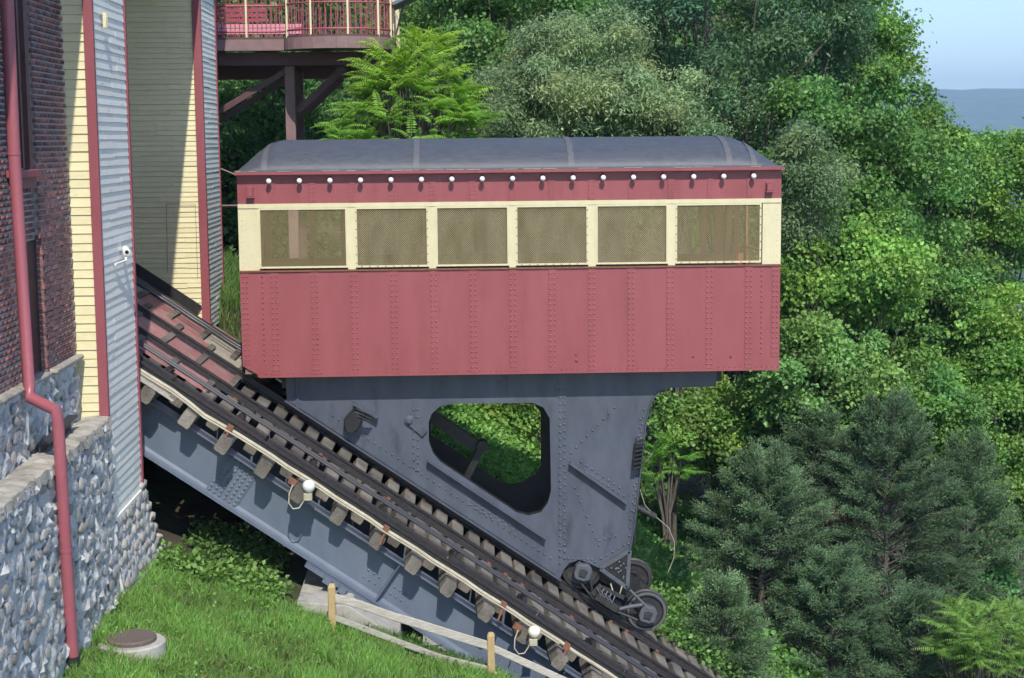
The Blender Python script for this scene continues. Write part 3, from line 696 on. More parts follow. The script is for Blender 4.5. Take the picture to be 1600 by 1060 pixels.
def bar(pts, r, name="brake_rod", m='iron'): MB().tube(pts, r, 8).build(name, M[m], car, smooth=True)
bar([(2.457, 0.350, -8.738), (2.762, 0.350, -9.136)], .022); bar([(2.628, 0.400, -8.546), (2.690, 0.400, -8.966)], .025)
bar([(3.219, 0.330, -9.271), (3.436, 0.320, -9.220), (3.676, 0.300, -9.180)], .04, "equaliser_arm", 'journal'); bar([(3.426, 0.350, -8.888), (3.756, 0.330, -9.230), (3.961, 0.330, -9.391)], .028, "brake_beam", 'journal')
bar([(3.145, 0.350, -9.315), (3.577, 0.330, -9.501)], .025)
a_ = Vector((2.736, 0.340, -8.910)); MB().obox(Vector((2.967, 0.360, -9.130)), TD*.26, (0,.10,0), TN*.07).build("spring_plank", M['iron'], car, bevel=.01)
for k in range(4): bar([tp(3.15+k*.09, .26, .30), tp(3.30+k*.09, .26, .22), tp(3.28+k*.09, .30, .36)], .016, "truck_spring", 'bright')
MB().beam((2.864, 0.340, -8.822), (3.310, 0.340, -9.040), .06, .08).build("hanger_beam", M['iron'], car)
MB().tube([(3.045, 0.360, -8.753), (3.093, 0.340, -8.918), (3.221, 0.340, -8.973), (3.274, 0.360, -8.809)], .016, 6).build("hanger_hook", M['conduit'], car)
MB().beam((2.674, 0.360, -8.980), (2.866, 0.360, -8.788), .12, .10, (0,1,0)).build("brake_shoe", M['iron'], car, bevel=.015)
MB().obox(tp(3.55, 1.8, .45), TD*.8, (0,1.15,0), TN*.05).build("truck_frame", M['black'], car)
MB().obox(tp(-3.2, 1.8, .34), TD*1.2, (0,1.1,0), TN*.10).build("upper_truck_frame", M['black'], car)
MB().beam(tp(-4.3,.55,.55), tp(-4.3,3.0,.55), .4, .3).build("head_beam", M['black'], car)
MB().tube([(-3.430, 0.200, -4.517), (-3.328, 0.150, -4.573)], .022, 8).build("pipe_stub", M['conduit'], car)

# ---------------------------------------------------------------- station building with its two portal towers
st = empty("station_building", (-5.5, -4, -5), "brick station with cream and grey clapboard portal towers either side of the track", "building")
def boards_front(name, x0, x1, y, z0, z1, pitch, m, par, taper=None):
    wall = MB().box(x0, x1, y+.02, y+.10, z0, z1).build(name, M['yellow'], par)
    def bm_(a_, b_): return MB().add([(a_,0,0),(b_,0,0),(b_,-.020,.004),(a_,-.020,.004),(a_,0,pitch),(b_,0,pitch),(b_,-.004,pitch),(a_,-.004,pitch)], [(0,1,2,3),(3,2,6,7),(0,3,7,4),(1,5,6,2),(4,7,6,5)]).mesh("clapboard", m)
    cuts = [x0+(x1-x0)*q for q in (.62, .74, .83, .9)] if x1-x0 > 2 else []
    sets = [[bm_(x0, c_-.004), bm_(c_+.004, x1)] for c_ in cuts]+[[bm_(x0, x1)]]
    z = z0
    while z+pitch <= z1+.001:
        for me in random.choice(sets):
            o = bpy.data.objects.new("clapboard", me); link(o, wall); o.matrix_basis = Matrix.Translation((0, y+.019+random.uniform(-.003,.003), z+random.uniform(-.003,.003))) @ Matrix.Rotation(random.uniform(-.002,.002), 4, 'Y')
        z += pitch
    return wall
def boards_side(name, x, y0, y1, z0, z1, pitch, m, par):
    wall = MB().box(x-.10, x-.02, y0, y1, z0, z1).build(name, M['grey_board'], par)
    def bm_(a_, b_): return MB().add([(0,a_,0),(0,b_,0),(.016,b_,.004),(.016,a_,.004),(0,a_,pitch),(0,b_,pitch),(.004,b_,pitch),(.004,a_,pitch)], [(0,3,2,1),(3,7,6,2),(0,4,7,3),(1,2,6,5),(4,5,6,7)]).mesh("clapboard", m)
    sets = [[bm_(y0, c_-.004), bm_(c_+.004, y1)] for c_ in (y0+(y1-y0)*q for q in (.3, .52, .7))]+[[bm_(y0, y1)]]*2
    z = z0
    while z+pitch <= z1+.001:
        for me in random.choice(sets):
            o = bpy.data.objects.new("clapboard", me); link(o, wall); o.matrix_basis = Matrix.Translation((x-.019+random.uniform(-.003,.003), 0, z+random.uniform(-.003,.003))) @ Matrix.Rotation(random.uniform(-.002,.002), 4, 'X')
        z += pitch
    return wall
TOPZ = 4.0
AX, AY0, AY1 = -5.20, -6.6, -4.18
boards_front("near_tower_front", -5.67, AX-.10, AY0, -4.10, TOPZ, .133, M['yellow'], st)
boards_side("near_tower_side", AX, AY0+.03, AY1-.06, -5.65, TOPZ, .133, M['grey_board'], st)
tr = lambda x0,x1,y0,y1,z0,z1,n="corner_board",m='redtrim': MB().box(x0,x1,y0,y1,z0,z1).build(n, M[m], st, bevel=.006)
tr(AX-.125, AX+.016, AY0-.022, AY0+.022, -4.12, TOPZ); tr(AX-.02, AX+.014, AY0+.023, AY0+.07, -5.72, TOPZ); tr(AX-.02, AX+.020, AY1-.085, AY1+.02, -5.62, TOPZ)
tr(-5.70, -5.66, AY0-.02, AY0+.02, -4.1, TOPZ, "edge_strip", 'yellow')
tr(AX-.02, AX+.022, AY0+.10, AY1-.10, -5.72, -5.655, "base_board", 'grey_board')
BX, BY0, BY1 = -5.19, 3.62, 5.75
boards_front("far_tower_front", -8.6, BX-.13, BY0, -3.9, TOPZ+.3, .107, M['yellow'], st)
boards_side("far_tower_side", BX, BY0+.03, BY1, -3.95, TOPZ+.3, .107, M['grey_board'], st)
tr(BX-.16, BX+.016, BY0-.03, BY0+.02, -3.9, TOPZ+.3); tr(BX-.02, BX+.015, BY0+.021, BY0+.09, -3.95, TOPZ+.3); tr(BX-.02, BX+.02, BY1-.02, BY1+.08, -3.95, TOPZ+.3)
MB().box(-8.6, BX-.02, BY0+.10, BY1, -3.9, TOPZ+.3).build("far_tower_core", M['mortar'], st)
# access hatch outline in the far tower front
hx = [Vector(q) for q in ((-6.014, 3.580, -1.257), (-5.411, 3.580, -1.264), (-5.410, 3.580, -2.821), (-6.041, 3.580, -2.759))]
mb = MB()
for a_, b_ in ((hx[0],hx[1]),(hx[1],hx[2]),(hx[0],hx[3]+Vector((0,0,.05)))): mb.beam(a_, b_, .008, .006, (0,1,0))
mb.build("hatch_trim", M['seam'], st)
# skirt along the foot of the far tower
MB().obox(tp(-8.2, BY0-.05, .0), TD*1.62, (0,.02,0), TN*.13).build("skirt_board", M['black'], st)
# brick wall
bw = MB().box(-6.3, -5.705, -12.6, -6.6, -3.14, TOPZ).build("brick_wall", M['mortar'], st)
bme = [None]*5
for k in range(5):
    r = random.Random(k+90); q = lambda: r.uniform(-.003,.003)
    l_, h_ = .097, .0275
    mb = MB(); b0 = [(-.02,-l_+q(),-h_+q()),(-.02,l_+q(),-h_+q()),(-.02,l_+q(),h_+q()),(-.02,-l_+q(),h_+q())]
    t0 = [(.012+q(),p[1]*.97,p[2]*.93) for p in b0]
    mb.add(b0+t0, [(4,5,6,7),(0,1,5,4),(1,2,6,5),(2,3,7,6),(3,0,4,7)]); bme[k] = mb.mesh("brick", M['brick'])
spots = []
zc = -3.10; row = 0
while zc < TOPZ-.1:
    off = .108 if row % 2 else 0
    y = -12.5+off
    while y < -6.7:
        xs = -5.705 if y < -8.45 else -5.62
        if not (-9.55 < y < -8.75 and zc > -.35) and not (-8.86 < y < -8.36 and -3.1 < zc < -1.25):
            spots.append((xs, y, zc))
        y += .216
    zc += .078; row += 1
MB().box(-5.706, -5.635, -8.36, -6.6, -3.14, TOPZ).build("pilaster", M['mortar'], bw)
spots.sort(key=lambda t_: abs(t_[2]+1.6)*1.0 + abs(t_[1]+8.3)*.8)
rest = []
for i, (x, y, z) in enumerate(spots):
    if i < 300:
        o = bpy.data.objects.new("brick", random.choice(bme)); link(o, bw); o.matrix_basis = Matrix.Translation((x+random.uniform(-.003,.004), y, z+random.uniform(-.003,.003))) @ Matrix.Rotation(random.uniform(-.02,.02), 4, 'X')
    else: rest.append((x, y, z))
def brick_rest_mat():
    m = bpy.data.materials.new("old_red_brick_field"); m.use_nodes = True; n = m.node_tree.nodes; l = m.node_tree.links
    at = n.new("ShaderNodeAttribute"); at.attribute_name = "tint"; l.new(at.outputs["Color"], n["Principled BSDF"].inputs["Base Color"]); n["Principled BSDF"].inputs["Roughness"].default_value = .85
    return m
bv = []; bf = []; bc = []
for x, y, z in rest:
    k = len(bv); l_ = .098+random.uniform(-.004,.004); h_ = .0265; d = random.uniform(.009,.016)
    bv += [(x-.02,y-l_,z-h_),(x-.02,y+l_,z-h_),(x-.02,y+l_,z+h_),(x-.02,y-l_,z+h_),(x+d,y-l_+.003,z-h_+.002),(x+d,y+l_-.003,z-h_+.002),(x+d,y+l_-.003,z+h_-.002),(x+d,y-l_+.003,z+h_-.002)]
    bf += [(k+4,k+5,k+6,k+7),(k,k+1,k+5,k+4),(k+1,k+2,k+6,k+5),(k+2,k+3,k+7,k+6),(k+3,k,k+4,k+7)]
    f_ = random.uniform(.6,1.35); c_ = random.choice(((.20,.082,.07),(.23,.105,.09),(.16,.065,.06),(.13,.09,.10))); bc += [[q*f_ for q in c_]]*8
bo = bpy.data.objects.new("brick_field", fast_mesh("brick_field", np.array(bv), np.array(bf), brick_rest_mat(), np.array(bc))); link(bo, bw); bo["kind"] = "stuff"
MB().box(-5.706, -5.70, -8.87, -8.36, -3.1, -1.28).build("niche_shade", M['black'], bw)  # black sheet that paints the shade inside the brick niche
# end bricks of the pilaster face
for k in range(24):
    MB().box(-5.70, -5.618, -8.372, -8.355, -3.08+k*.078, -3.08+k*.078+.058).build("brick", M['brick'], bw)
# tall window with maroon frame
wd = MB().box(-5.76, -5.70, -9.52, -8.78, -.25, TOPZ).build("window", M['plat'], st)
for y0, y1 in ((-9.56,-9.46),(-8.86,-8.70),(-9.2,-9.12)): MB().box(-5.70, -5.60, y0, y1, -.30, TOPZ).build("window_frame", M['plat'], wd)
MB().box(-5.72, -5.52, -9.7, -8.62, -.42, -.32).build("sill", M['redtrim'], wd, bevel=.01)
MB().box(-5.72, -5.56, -9.6, -8.7, -.56, -.422).build("sill_stone", M['brick'], wd)
# upper storey carried over the track, its edge oversailing the towers
MB().box(-12, -5.04, -13.5, 6.5, TOPZ+.32, TOPZ+3.2).build("upper_storey", M['yellow'], st)
MB().box(-12, -5.02, -13.6, 6.6, TOPZ+.02+.28, TOPZ+.318).build("soffit", M['cream'], st)
MB().box(-12, -6.35, -13.5, -6.4, -6, TOPZ+.3).build("rear_wall", M['mortar'], st)
MB().box(-12, -8.65, -6.4, 5.7, -8, TOPZ+.3).build("shaft_wall", M['mortar'], st)
MB().box(-5.86, AX-.12, AY0+.12, AY1-.1, -6.5, TOPZ+.3).build("near_tower_core", M['mortar'], st)

# ---------------------------------------------------------------- stone walls
def stone_shape(seed, m):
    r = random.Random(seed); mb = MB(); n = 8; ring = []
    for k in range(n):
        a_ = 2*math.pi*k/n + r.uniform(-.25,.25); q = r.uniform(.82,1.12)
        ring.append((.62*math.cos(a_)*q, .60*math.sin(a_)*q))
    f0 = [(-.5, a_, b_) for a_, b_ in ring]; f1 = [(r.uniform(.30,.50), a_*.90, b_*.90) for a_, b_ in ring]; f2 = [(r.uniform(.72,.95), a_*.62, b_*.62) for a_, b_ in ring]
    mb.v = f0+f1+f2
    for i in range(2):
        for k in range(n): mb.f.append((i*n+k, i*n+(k+1) % n, (i+1)*n+(k+1) % n, (i+1)*n+k))
    mb.f.append(tuple(2*n+k for k in range(n)))
    me = mb.mesh("stone", m); me.shade_smooth(); return me
SH = {'stone': [stone_shape(k, M['stone']) for k in range(12)], 'paintstone': [stone_shape(30+k, M['paintstone']) for k in range(12)]}
def stone_face(par, y0, y1, z0, z1, xf, cw, ch, depth, mix=.5):
    z = z0; r_ = 0
    while z < z1:
        y = y0 + (cw/2 if r_ % 2 else 0)
        while y < y1:
            if random.random() < .93:
                w = cw*random.uniform(.75,1.2); h = ch*random.uniform(.75,1.2)
                m = 'stone' if random.random() < mix else 'paintstone'
                o = bpy.data.objects.new("stone", random.choice(SH[m])); link(o, par)
                yy = min(max(y+random.uniform(-.2,.2)*cw, y0+w*.45), y1-w*.45); zz = min(max(z+ch/2+random.uniform(-.2,.2)*ch, z0), z1-h*.5)
                o.matrix_basis = Matrix.Translation((xf(yy, zz)+random.uniform(-.01,.02), yy, zz)) @ Matrix.Rotation(random.uniform(-.22,.22), 4, 'X') @ Matrix.Diagonal((depth*random.uniform(.6,1.3), w*.80, h*.80, 1))
            y += cw
        z += ch; r_ += 1
def rough_slab(name, xf, y0, y1, z0, z1, thick, m, par, step=.09, amp=.03):
    ny_, nz_ = int((y1-y0)/step)+1, int((z1-z0)/step)+1
    r = np.random.default_rng(len(name)); Nn = r.standard_normal((ny_+1, nz_+1))*amp
    mb = MB()
    for i in range(ny_+1):
        for j in range(nz_+1):
            y = y0+(y1-y0)*i/ny_; z = z0+(z1-z0)*j/nz_; mb.v.append((xf(y, z)+Nn[i,j], y, z))
    n = nz_+1
    mb.f = [(i*n+j, (i+1)*n+j, (i+1)*n+j+1, i*n+j+1) for i in range(ny_) for j in range(nz_)]
    x_ = xf(y0, z1)-.06; mb.box(x_-thick, x_-.03, y0, y1, z0, z1-.03)
    return mb.build(name, m, par, smooth=True)
fnd = empty("stone_foundation", (-5.6, -9, -5.2), "blue washed rubble foundation directly under the brick wall", "stone wall")
rough_slab("mortar_bed", lambda y, z: -5.60, -12.6, -6.72, -5.4, -3.16, .4, M['render'], fnd)
stone_face(fnd, -12.5, -6.75, -5.3, -3.2, lambda y, z: -5.60, .30, .21, .026, .5)
MB().box(-5.72, -5.535, -12.6, -8.42, -3.16, -3.10).build("ledge", M['coping'], fnd, bevel=.02); MB().box(-5.72, -5.50, -8.30, -6.66, -3.16, -3.09).build("ledge", M['coping'], fnd, bevel=.02)
ret = empty("stone_retaining_wall", (-5.3, -9.5, -7), "rough rubble retaining wall with cement coping at the lower left", "stone wall")
xr = lambda y, z: -5.17 + .05*max(0, (-4.1-z)/3)
rough_slab("mortar_bed", xr, -13.2, -6.62, -7.6, -4.10, .25, M['render'], ret)
stone_face(ret, -13.1, -6.64, -7.5, -4.16, xr, .33, .215, .028, .6)
mb = MB(); n_ = 60
rr2 = random.Random(4)
for i in range(n_+1):
    y = -13.2+6.58*i/n_
    j = [rr2.uniform(-.02,.02) for _ in range(6)]
    mb.v += [(-5.60, y, -4.2), (-5.58+j[0], y, -4.07+j[1]), (-5.38+j[2], y, -4.04+j[3]), (-5.16+j[4], y, -4.07+j[5]), (-5.13+j[0], y, -4.2+j[1])]
mb.f = [(i*5+k, (i+1)*5+k, (i+1)*5+k+1, i*5+k+1) for i in range(n_) for k in range(4)]; mb.f.append((n_*5, n_*5+1, n_*5+2, n_*5+3, n_*5+4))
mb.build("coping", M['coping'], ret)
bas = empty("stone_tower_base", (-5.2, -5.3, -7), "battered rubble base under the grey clapboard side of the near tower", "stone wall")
xb = lambda y, z: -5.19 + .20*max(0, (-5.7-z)/1.2)**1.2
yb1 = -3.92
def yb(z): return AY1+.12 + .45*max(0, (-5.6-z)/1.3)
MB().prism([(-5.75,-7.5),(xb(0,-7.4)-.03,-7.5),(xb(0,-6.6)-.03,-6.6),(-5.22,-5.72),(-5.75,-5.72)], -6.655, -4.08).build("core", M['render'], bas)
mbv = rough_slab("mortar_bed", xb, -6.66, -4.05, -7.4, -5.70, .5, M['render'], bas, .08, .02)
stone_face(bas, -6.66, -4.0, -7.3, -5.68, xb, .26, .18, .034, .85)
for k in range(16):
    z = -5.62-(k//2)*.2; y = yb(z) - (k % 2)*.22
    o = bpy.data.objects.new("stone", random.choice(SH['stone'])); link(o, bas)
    o.matrix_basis = Matrix.Translation((xb(y, z)-.10, y-.05, z)) @ Matrix.Rotation(random.uniform(-.4,.4), 4, 'Z') @ Matrix.Diagonal((.16,.24,.17,1))
# old channel iron bridging the gap behind the retaining wall
ch = MB(); ca_, cb_ = Vector((-5.46,-9.4,-4.06)), Vector((-5.46,-7.7,-3.95))
ch.beam(ca_+Vector((0,0,.11)), cb_+Vector((0,0,.11)), .14, .02); ch.beam(ca_+Vector((0,0,-.11)), cb_+Vector((0,0,-.11)), .14, .02); ch.beam(ca_+Vector((-.05,0,0)), cb_+Vector((-.05,0,0)), .02, .2)
tag(ch.build("channel_iron", M['iron']), "rusty channel iron wedged between foundation and retaining wall", "steel channel")

# downspout
dn = empty("downspout", (-5.1, -9.4, -7.5), "maroon downspout jogging outward over the stone ledge", "downspout")
up_ = [Vector(q) for q in ((-5.500, -9.955, 2.115), (-5.500, -9.994, -0.101), (-5.500, -9.814, -3.062))]
el = Vector((-5.460, -9.904, -3.233)); e2 = Vector((-5.060, -10.227, -3.351))
lo_ = [Vector(q) for q in ((-5.050, -10.204, -3.546), (-5.050, -10.098, -5.202), (-5.050, -9.985, -6.693))]
MB().tube(up_+[el, e2]+lo_, .077, 14).build("pipe", M['pipe_red'], dn, smooth=True)
MB().tube([lo_[-1]+Vector((0,0,.04)), lo_[-1]+Vector((0.005,0,-.5))], .092, 14).build("drain_boot", M['black'], dn, smooth=True)
for q in (up_[1], lo_[1]): MB().tube([q+Vector((0,0,-.02)), q+Vector((0,0,.02))], .083, 14).build("strap", M['pipe_red'], dn)
# wall camera
vc = Vector((-5.120, -5.195, -1.658))
sc = empty("security_camera", vc, "white bullet security camera on the grey clapboards", "security camera")
MB().lathe(vc, (.35,-1,-.25), [(.03,-.10),(.055,-.09),(.06,-.04),(.06,.075),(.045,.08)], 16).build("housing", M['white'], sc, smooth=True)
MB().lathe(vc+Vector((.35,-1,-.25)).normalized()*.081, (.35,-1,-.25), [(.03,-.003),(.03,.003)], 14).build("lens", M['black'], sc)
MB().tube([vc+Vector((0,0,-.05)), vc+Vector((.0,-.05,-.15)), vc+Vector((-.06,-.55,-.17))], .02, 8).build("bracket", M['white'], sc, smooth=True)
hb = Vector((-5.160, -5.930, 1.845))
ib = empty("wall_insulator", hb, "small cream wire bracket high on the grey clapboards", "bracket")
mb = MB(); mb.box(hb.x-.01, hb.x+.04, hb.y-.06, hb.y-.03, hb.z-.11, hb.z+.11).box(hb.x-.01, hb.x+.04, hb.y+.03, hb.y+.06, hb.z-.11, hb.z+.11); mb.build("bars", M['cream'], ib)
MB().box(hb.x-.008, hb.x+.03, hb.y-.03, hb.y+.03, hb.z-.01, hb.z+.02).build("crosspiece", M['cream'], ib)

# ---------------------------------------------------------------- observation platform
pf = empty("observation_platform", (-3.6, 9.5, -3), "maroon steel viewing platform on columns behind the car", "platform")
FZ = 2.45
# plan of the floor: straight edge, then a curved bay to the right end
bay = [(-3.86 + 2.52*(.5-.5*math.cos(math.pi*k/14)), 8.0 - 1.05*math.sin(math.pi*k/14)**.8 - .0) for k in range(15)]
plan = [(-9, 8.0), (-3.88, 8.0)] + bay + [(-1.34, 13), (-9, 13)]
def plan_slab(z0, z1, name, m, inset=0):
    mb = MB(); loops = [[Vector((x, y, 0)) for x, y in plan]]; tr_ = tessellate_polygon(loops); n = len(plan)
    mb.v = [(x, y, z0) for x, y in plan]+[(x, y, z1) for x, y in plan]
    for a_, b_, c_ in tr_: mb.f += [(a_, c_, b_), (n+a_, n+b_, n+c_)]
    for i in range(n): mb.f.append((i, (i+1) % n, n+(i+1) % n, n+i))
    mb.build(name, m, pf)
plan_slab(FZ-.03, FZ+.02, "floor", M['plat'])
def fascia(pts, z0, z1, m, name):
    for a_, b_ in zip(pts[:-1], pts[1:]):
        MB().beam((a_[0], a_[1], (z0+z1)/2), (b_[0], b_[1], (z0+z1)/2), .05, z1-z0).build(name, m, pf)
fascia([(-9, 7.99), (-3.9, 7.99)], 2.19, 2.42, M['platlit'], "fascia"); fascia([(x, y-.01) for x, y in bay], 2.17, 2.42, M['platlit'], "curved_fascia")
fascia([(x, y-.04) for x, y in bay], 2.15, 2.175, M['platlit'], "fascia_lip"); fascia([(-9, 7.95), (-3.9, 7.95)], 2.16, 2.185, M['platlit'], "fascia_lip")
MB().box(-9, -1.40, 8.5, 8.7, 1.84, 2.15).build("main_beam", M['plat'], pf); MB().box(-9, -1.28, 11.2, 11.4, 1.62, 2.15).build("main_beam", M['plat'], pf)
for x in (-7.5, -6, -4.6, -3.2, -1.6): MB().box(x-.05, x+.05, 8.05, 12.9, 2.15, 2.41).build("joist", M['plat'], pf)
for y in (8.8, 11.0):
    MB().box(-3.98, -3.75, y-.11, y+.11, -6, 1.84).build("column", M['plat'] if y > 9 else M['platlit'], pf)  # front column takes the sunlit colour, rear one the dark maroon
    MB().beam((-3.7, y, .75), (-2.55, y, 1.80), .12, .16).build("knee_brace", M['plat'], pf); MB().beam((-3.95, y, 1.72), (-5.9, y, .58), .10, .14).build("knee_brace", M['plat'], pf)
# railing
def rpt(t):
    if t < 5.1: return (-9+t, 8.06)
    u = (t-5.1)/2.9; k = min(int(u*14), 13); f = u*14-k
    return (bay[k][0]+(bay[k+1][0]-bay[k][0])*f, bay[k][1]+.06+(bay[k+1][1]-bay[k][1])*f)
line = [rpt(t) for t in np.linspace(0, 7.99, 60)]
for z in (2.60, 3.20, 3.55): MB().tube([(x, y, z) for x, y in line], .026, 6).build("handrail", M['railred'], pf, smooth=True)
me_b = MB().box(-.010, .010, -.010, .010, 0, 1.12).mesh("baluster", M['railred']); me_p = MB().box(-.022, .022, -.022, .022, 0, 1.2).mesh("rail_post", M['cream'])
for t in np.arange(2.9, 7.99, .105):
    x, y = rpt(t); o = bpy.data.objects.new("baluster", me_b); link(o, pf); o.matrix_basis = Matrix.Translation((x, y, FZ))
for t in (3.45, 4.22, 5.40, 6.10, 6.75, 7.35, 7.8):
    x, y = rpt(t); o = bpy.data.objects.new("rail_post", me_p); link(o, pf); o.matrix_basis = Matrix.Translation((x, y-.03, FZ-.02))
for y in np.arange(8.2, 12.9, .13):
    o = bpy.data.objects.new("baluster", me_b); link(o, pf); o.matrix_basis = Matrix.Translation((-1.36, y, FZ))
for y in np.arange(8.6, 12.9, .7):
    o = bpy.data.objects.new("rail_post", me_p); link(o, pf); o.matrix_basis = Matrix.Translation((-1.35, y, FZ))
for z in (2.60, 3.20, 3.55): MB().tube([(-1.36, 8.0, z), (-1.36, 12.9, z)], .026, 6).build("handrail", M['railred'], pf)
for x in np.arange(-6, -1.4, .13):
    o = bpy.data.objects.new("baluster", me_b); link(o, pf); o.matrix_basis = Matrix.Translation((x, 12.85, FZ))
# bench
bn = empty("park_bench", (-4.7, 9.6, FZ), "pink slatted bench on the viewing platform", "bench")
for k in range(4): MB().box(-5.75, -3.62, 9.42+k*.10, 9.50+k*.10, FZ+.40, FZ+.43).build("seat_slat", M['benchpink'], bn)
for k in range(3): MB().box(-5.75, -3.62, 9.385, 9.405, FZ+.19+k*.075, FZ+.25+k*.075).build("front_slat", M['benchpink'], bn)
for k in range(4): MB().box(-5.85, -4.5, 9.86, 9.89, FZ+.52+k*.12, FZ+.60+k*.12).build("back_slat", M['railred'], bn)
for x in (-5.6, -4.6, -3.75): MB().box(x-.03, x+.03, 9.41, 9.85, FZ, FZ+.40).build("leg", M['plat'], bn)
# sloping awning edge at the platform's right end
aw = empty("awning", (-1.1, 9, 3.2), "grey awning edge with a thin strut at the platform's right end", "awning")
a1, a2 = Vector((-1.389, 9.000, 3.224)), Vector((-0.641, 9.000, 3.554))
MB().beam(a1, a2, 1.6, .07).build("panel", M['girder'], aw); MB().tube([(-1.093, 9.000, 3.329), (-1.378, 8.600, 2.194)], .025, 6).build("strut", M['plat'], aw)
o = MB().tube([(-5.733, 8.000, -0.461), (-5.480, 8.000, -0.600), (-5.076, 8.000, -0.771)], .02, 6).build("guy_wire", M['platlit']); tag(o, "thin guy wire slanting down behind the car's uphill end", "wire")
o = MB().tube([(-7, 6.2, (-5.250, 6.200, -1.411)[2]), (-3.5, 6.2, (-5.250, 6.200, -1.411)[2])], .03, 6).build("guard_pipe", M['plat']); tag(o, "thin horizontal guard pipe between far tower and car", "pipe")

# ---------------------------------------------------------------- lawn things
def lz(x, y): return float(ground(x, y))
mh = empty("manhole", (-4.56, -8.75, -7.1), "concrete manhole ring with rusty iron cover in the grass", "manhole")
mc = Vector((-4.56, -8.6, -6.90))
MB().lathe(mc, (0,0,1), [(.47,-.5),(.462,-.02),(.44,0),(.30,.003)], 36).build("ring", M['concrete'], mh, smooth=True)
MB().lathe(mc, (0,0,1), [(.335,.001),(.34,.05),(.325,.07),(.25,.068),(.02,.075)], 36).build("cover", M['cover'], mh, smooth=True)
fe = empty("split_rail_fence", (-.7, -5.2, -8.2), "split rail fence with two tan posts along the grass bank", "fence")
for q in ((-2.032, -5.200, -7.084), (0.537, -5.200, -7.951), (3.084, -5.200, -9.277)):
    x, y, z = q; mb = MB(); w = .062
    mb.v = [(x-w,y-w,z-1.2),(x+w,y-w,z-1.2),(x+w,y+w,z-1.2),(x-w,y+w,z-1.2),(x-w,y-w,z-.06),(x+w*.95,y-w,z-.05),(x+w,y+w,z-.05),(x-w,y+w,z-.05),(x-w*.6,y-w*.5,z),(x+w*.6,y-w*.5,z),(x+w*.6,y+w*.5,z),(x-w*.6,y+w*.5,z)]
    mb.f = [(0,1,5,4),(1,2,6,5),(2,3,7,6),(3,0,4,7),(4,5,9,8),(5,6,10,9),(6,7,11,10),(7,4,8,11),(8,9,10,11)]
    mb.build("post", M['post'], fe, bevel=.012)
def srail(pts, w, h):
    mb = MB(); pts = [Vector(p) for p in pts]
    rg = []
    for i, p in enumerate(pts):
        s = random.uniform(.88, 1.1); rg.append([(p.x, p.y-w*.5*s, p.z-h*.4), (p.x, p.y-w*.35, p.z+h*.5*s), (p.x, p.y+w*.5, p.z+h*.4), (p.x, p.y+w*.4, p.z-h*.5*s)])
    for r_ in rg: mb.v += r_
    for i in range(len(pts)-1):
        for k in range(4): mb.f.append((i*4+k, i*4+(k+1) % 4, (i+1)*4+(k+1) % 4, (i+1)*4+k))
    mb.f += [(3,2,1,0), tuple((len(pts)-1)*4+k for k in range(4))]
    mb.build("rail", M['fence'], fe, bevel=.01)
srail([(-2.007, -5.200, -7.319), (-1.606, -5.200, -7.434), (-1.092, -5.200, -7.637), (-0.576, -5.200, -7.809), (-0.058, -5.200, -7.992), (0.524, -5.200, -8.187)], .09, .16)
srail([(-2.025, -5.200, -7.639), (-1.511, -5.200, -7.853), (-0.893, -5.200, -8.114), (-0.272, -5.200, -8.364), (0.499, -5.200, -8.576)], .09, .11)
srail([(0.545, -5.200, -8.209), (1.191, -5.200, -8.526), (1.924, -5.200, -8.890), (3.063, -5.200, -9.495)], .09, .14)
srail([(0.540, -5.200, -8.642), (1.712, -5.200, -9.190), (3.063, -5.200, -9.824)], .09, .11)

# ---------------------------------------------------------------- vegetation
def rand_rot(n, up=.5, az=None):
    """rotation matrices whose z axis leans upward by 'up'"""
    d = RNG.standard_normal((n, 3)); d /= np.linalg.norm(d, axis=1)[:, None]; d[:, 2] += up*2; d /= np.linalg.norm(d, axis=1)[:, None]
    t = RNG.standard_normal((n, 3)); x = np.cross(t, d); x /= np.linalg.norm(x, axis=1)[:, None]; y = np.cross(d, x)
    return np.stack([x, y, d], -1)
def rot_from(xdir, up):
    x = xdir/np.linalg.norm(xdir, axis=1)[:, None]; y = np.cross(up, x); y /= (np.linalg.norm(y, axis=1)[:, None]+1e-9); z = np.cross(x, y)
    return np.stack([x, y, z], -1)
def inst(tv, tf, pos, rot, scl, col, cvar=.12, tcol=None):
    n, m = len(pos), len(tv)
    V = np.einsum('nij,mj->nmi', rot, tv)*scl[:, None, None] + pos[:, None, :]
    F_ = tf[None]+(np.arange(n)*m)[:, None, None]
    C = col*(1+cvar*RNG.standard_normal((n, 1))); C = np.clip(C, .004, 1)
    C = np.repeat(C[:, None, :], m, 1)
    if tcol is not None: C = C*tcol[None, :, None]
    return V.reshape(-1, 3), F_.reshape(-1, tf.shape[1]), C.reshape(-1, 3)
def leaf_quad(base, d, nrm, L, w, fold=.12):
    d = d/np.linalg.norm(d); s = np.cross(nrm, d); s /= np.linalg.norm(s)+1e-9; n = np.cross(d, s)
    return [base, base+d*L*.45+s*w/2+n*fold*w, base+d*L-n*.10*L, base+d*L*.45-s*w/2+n*fold*w]
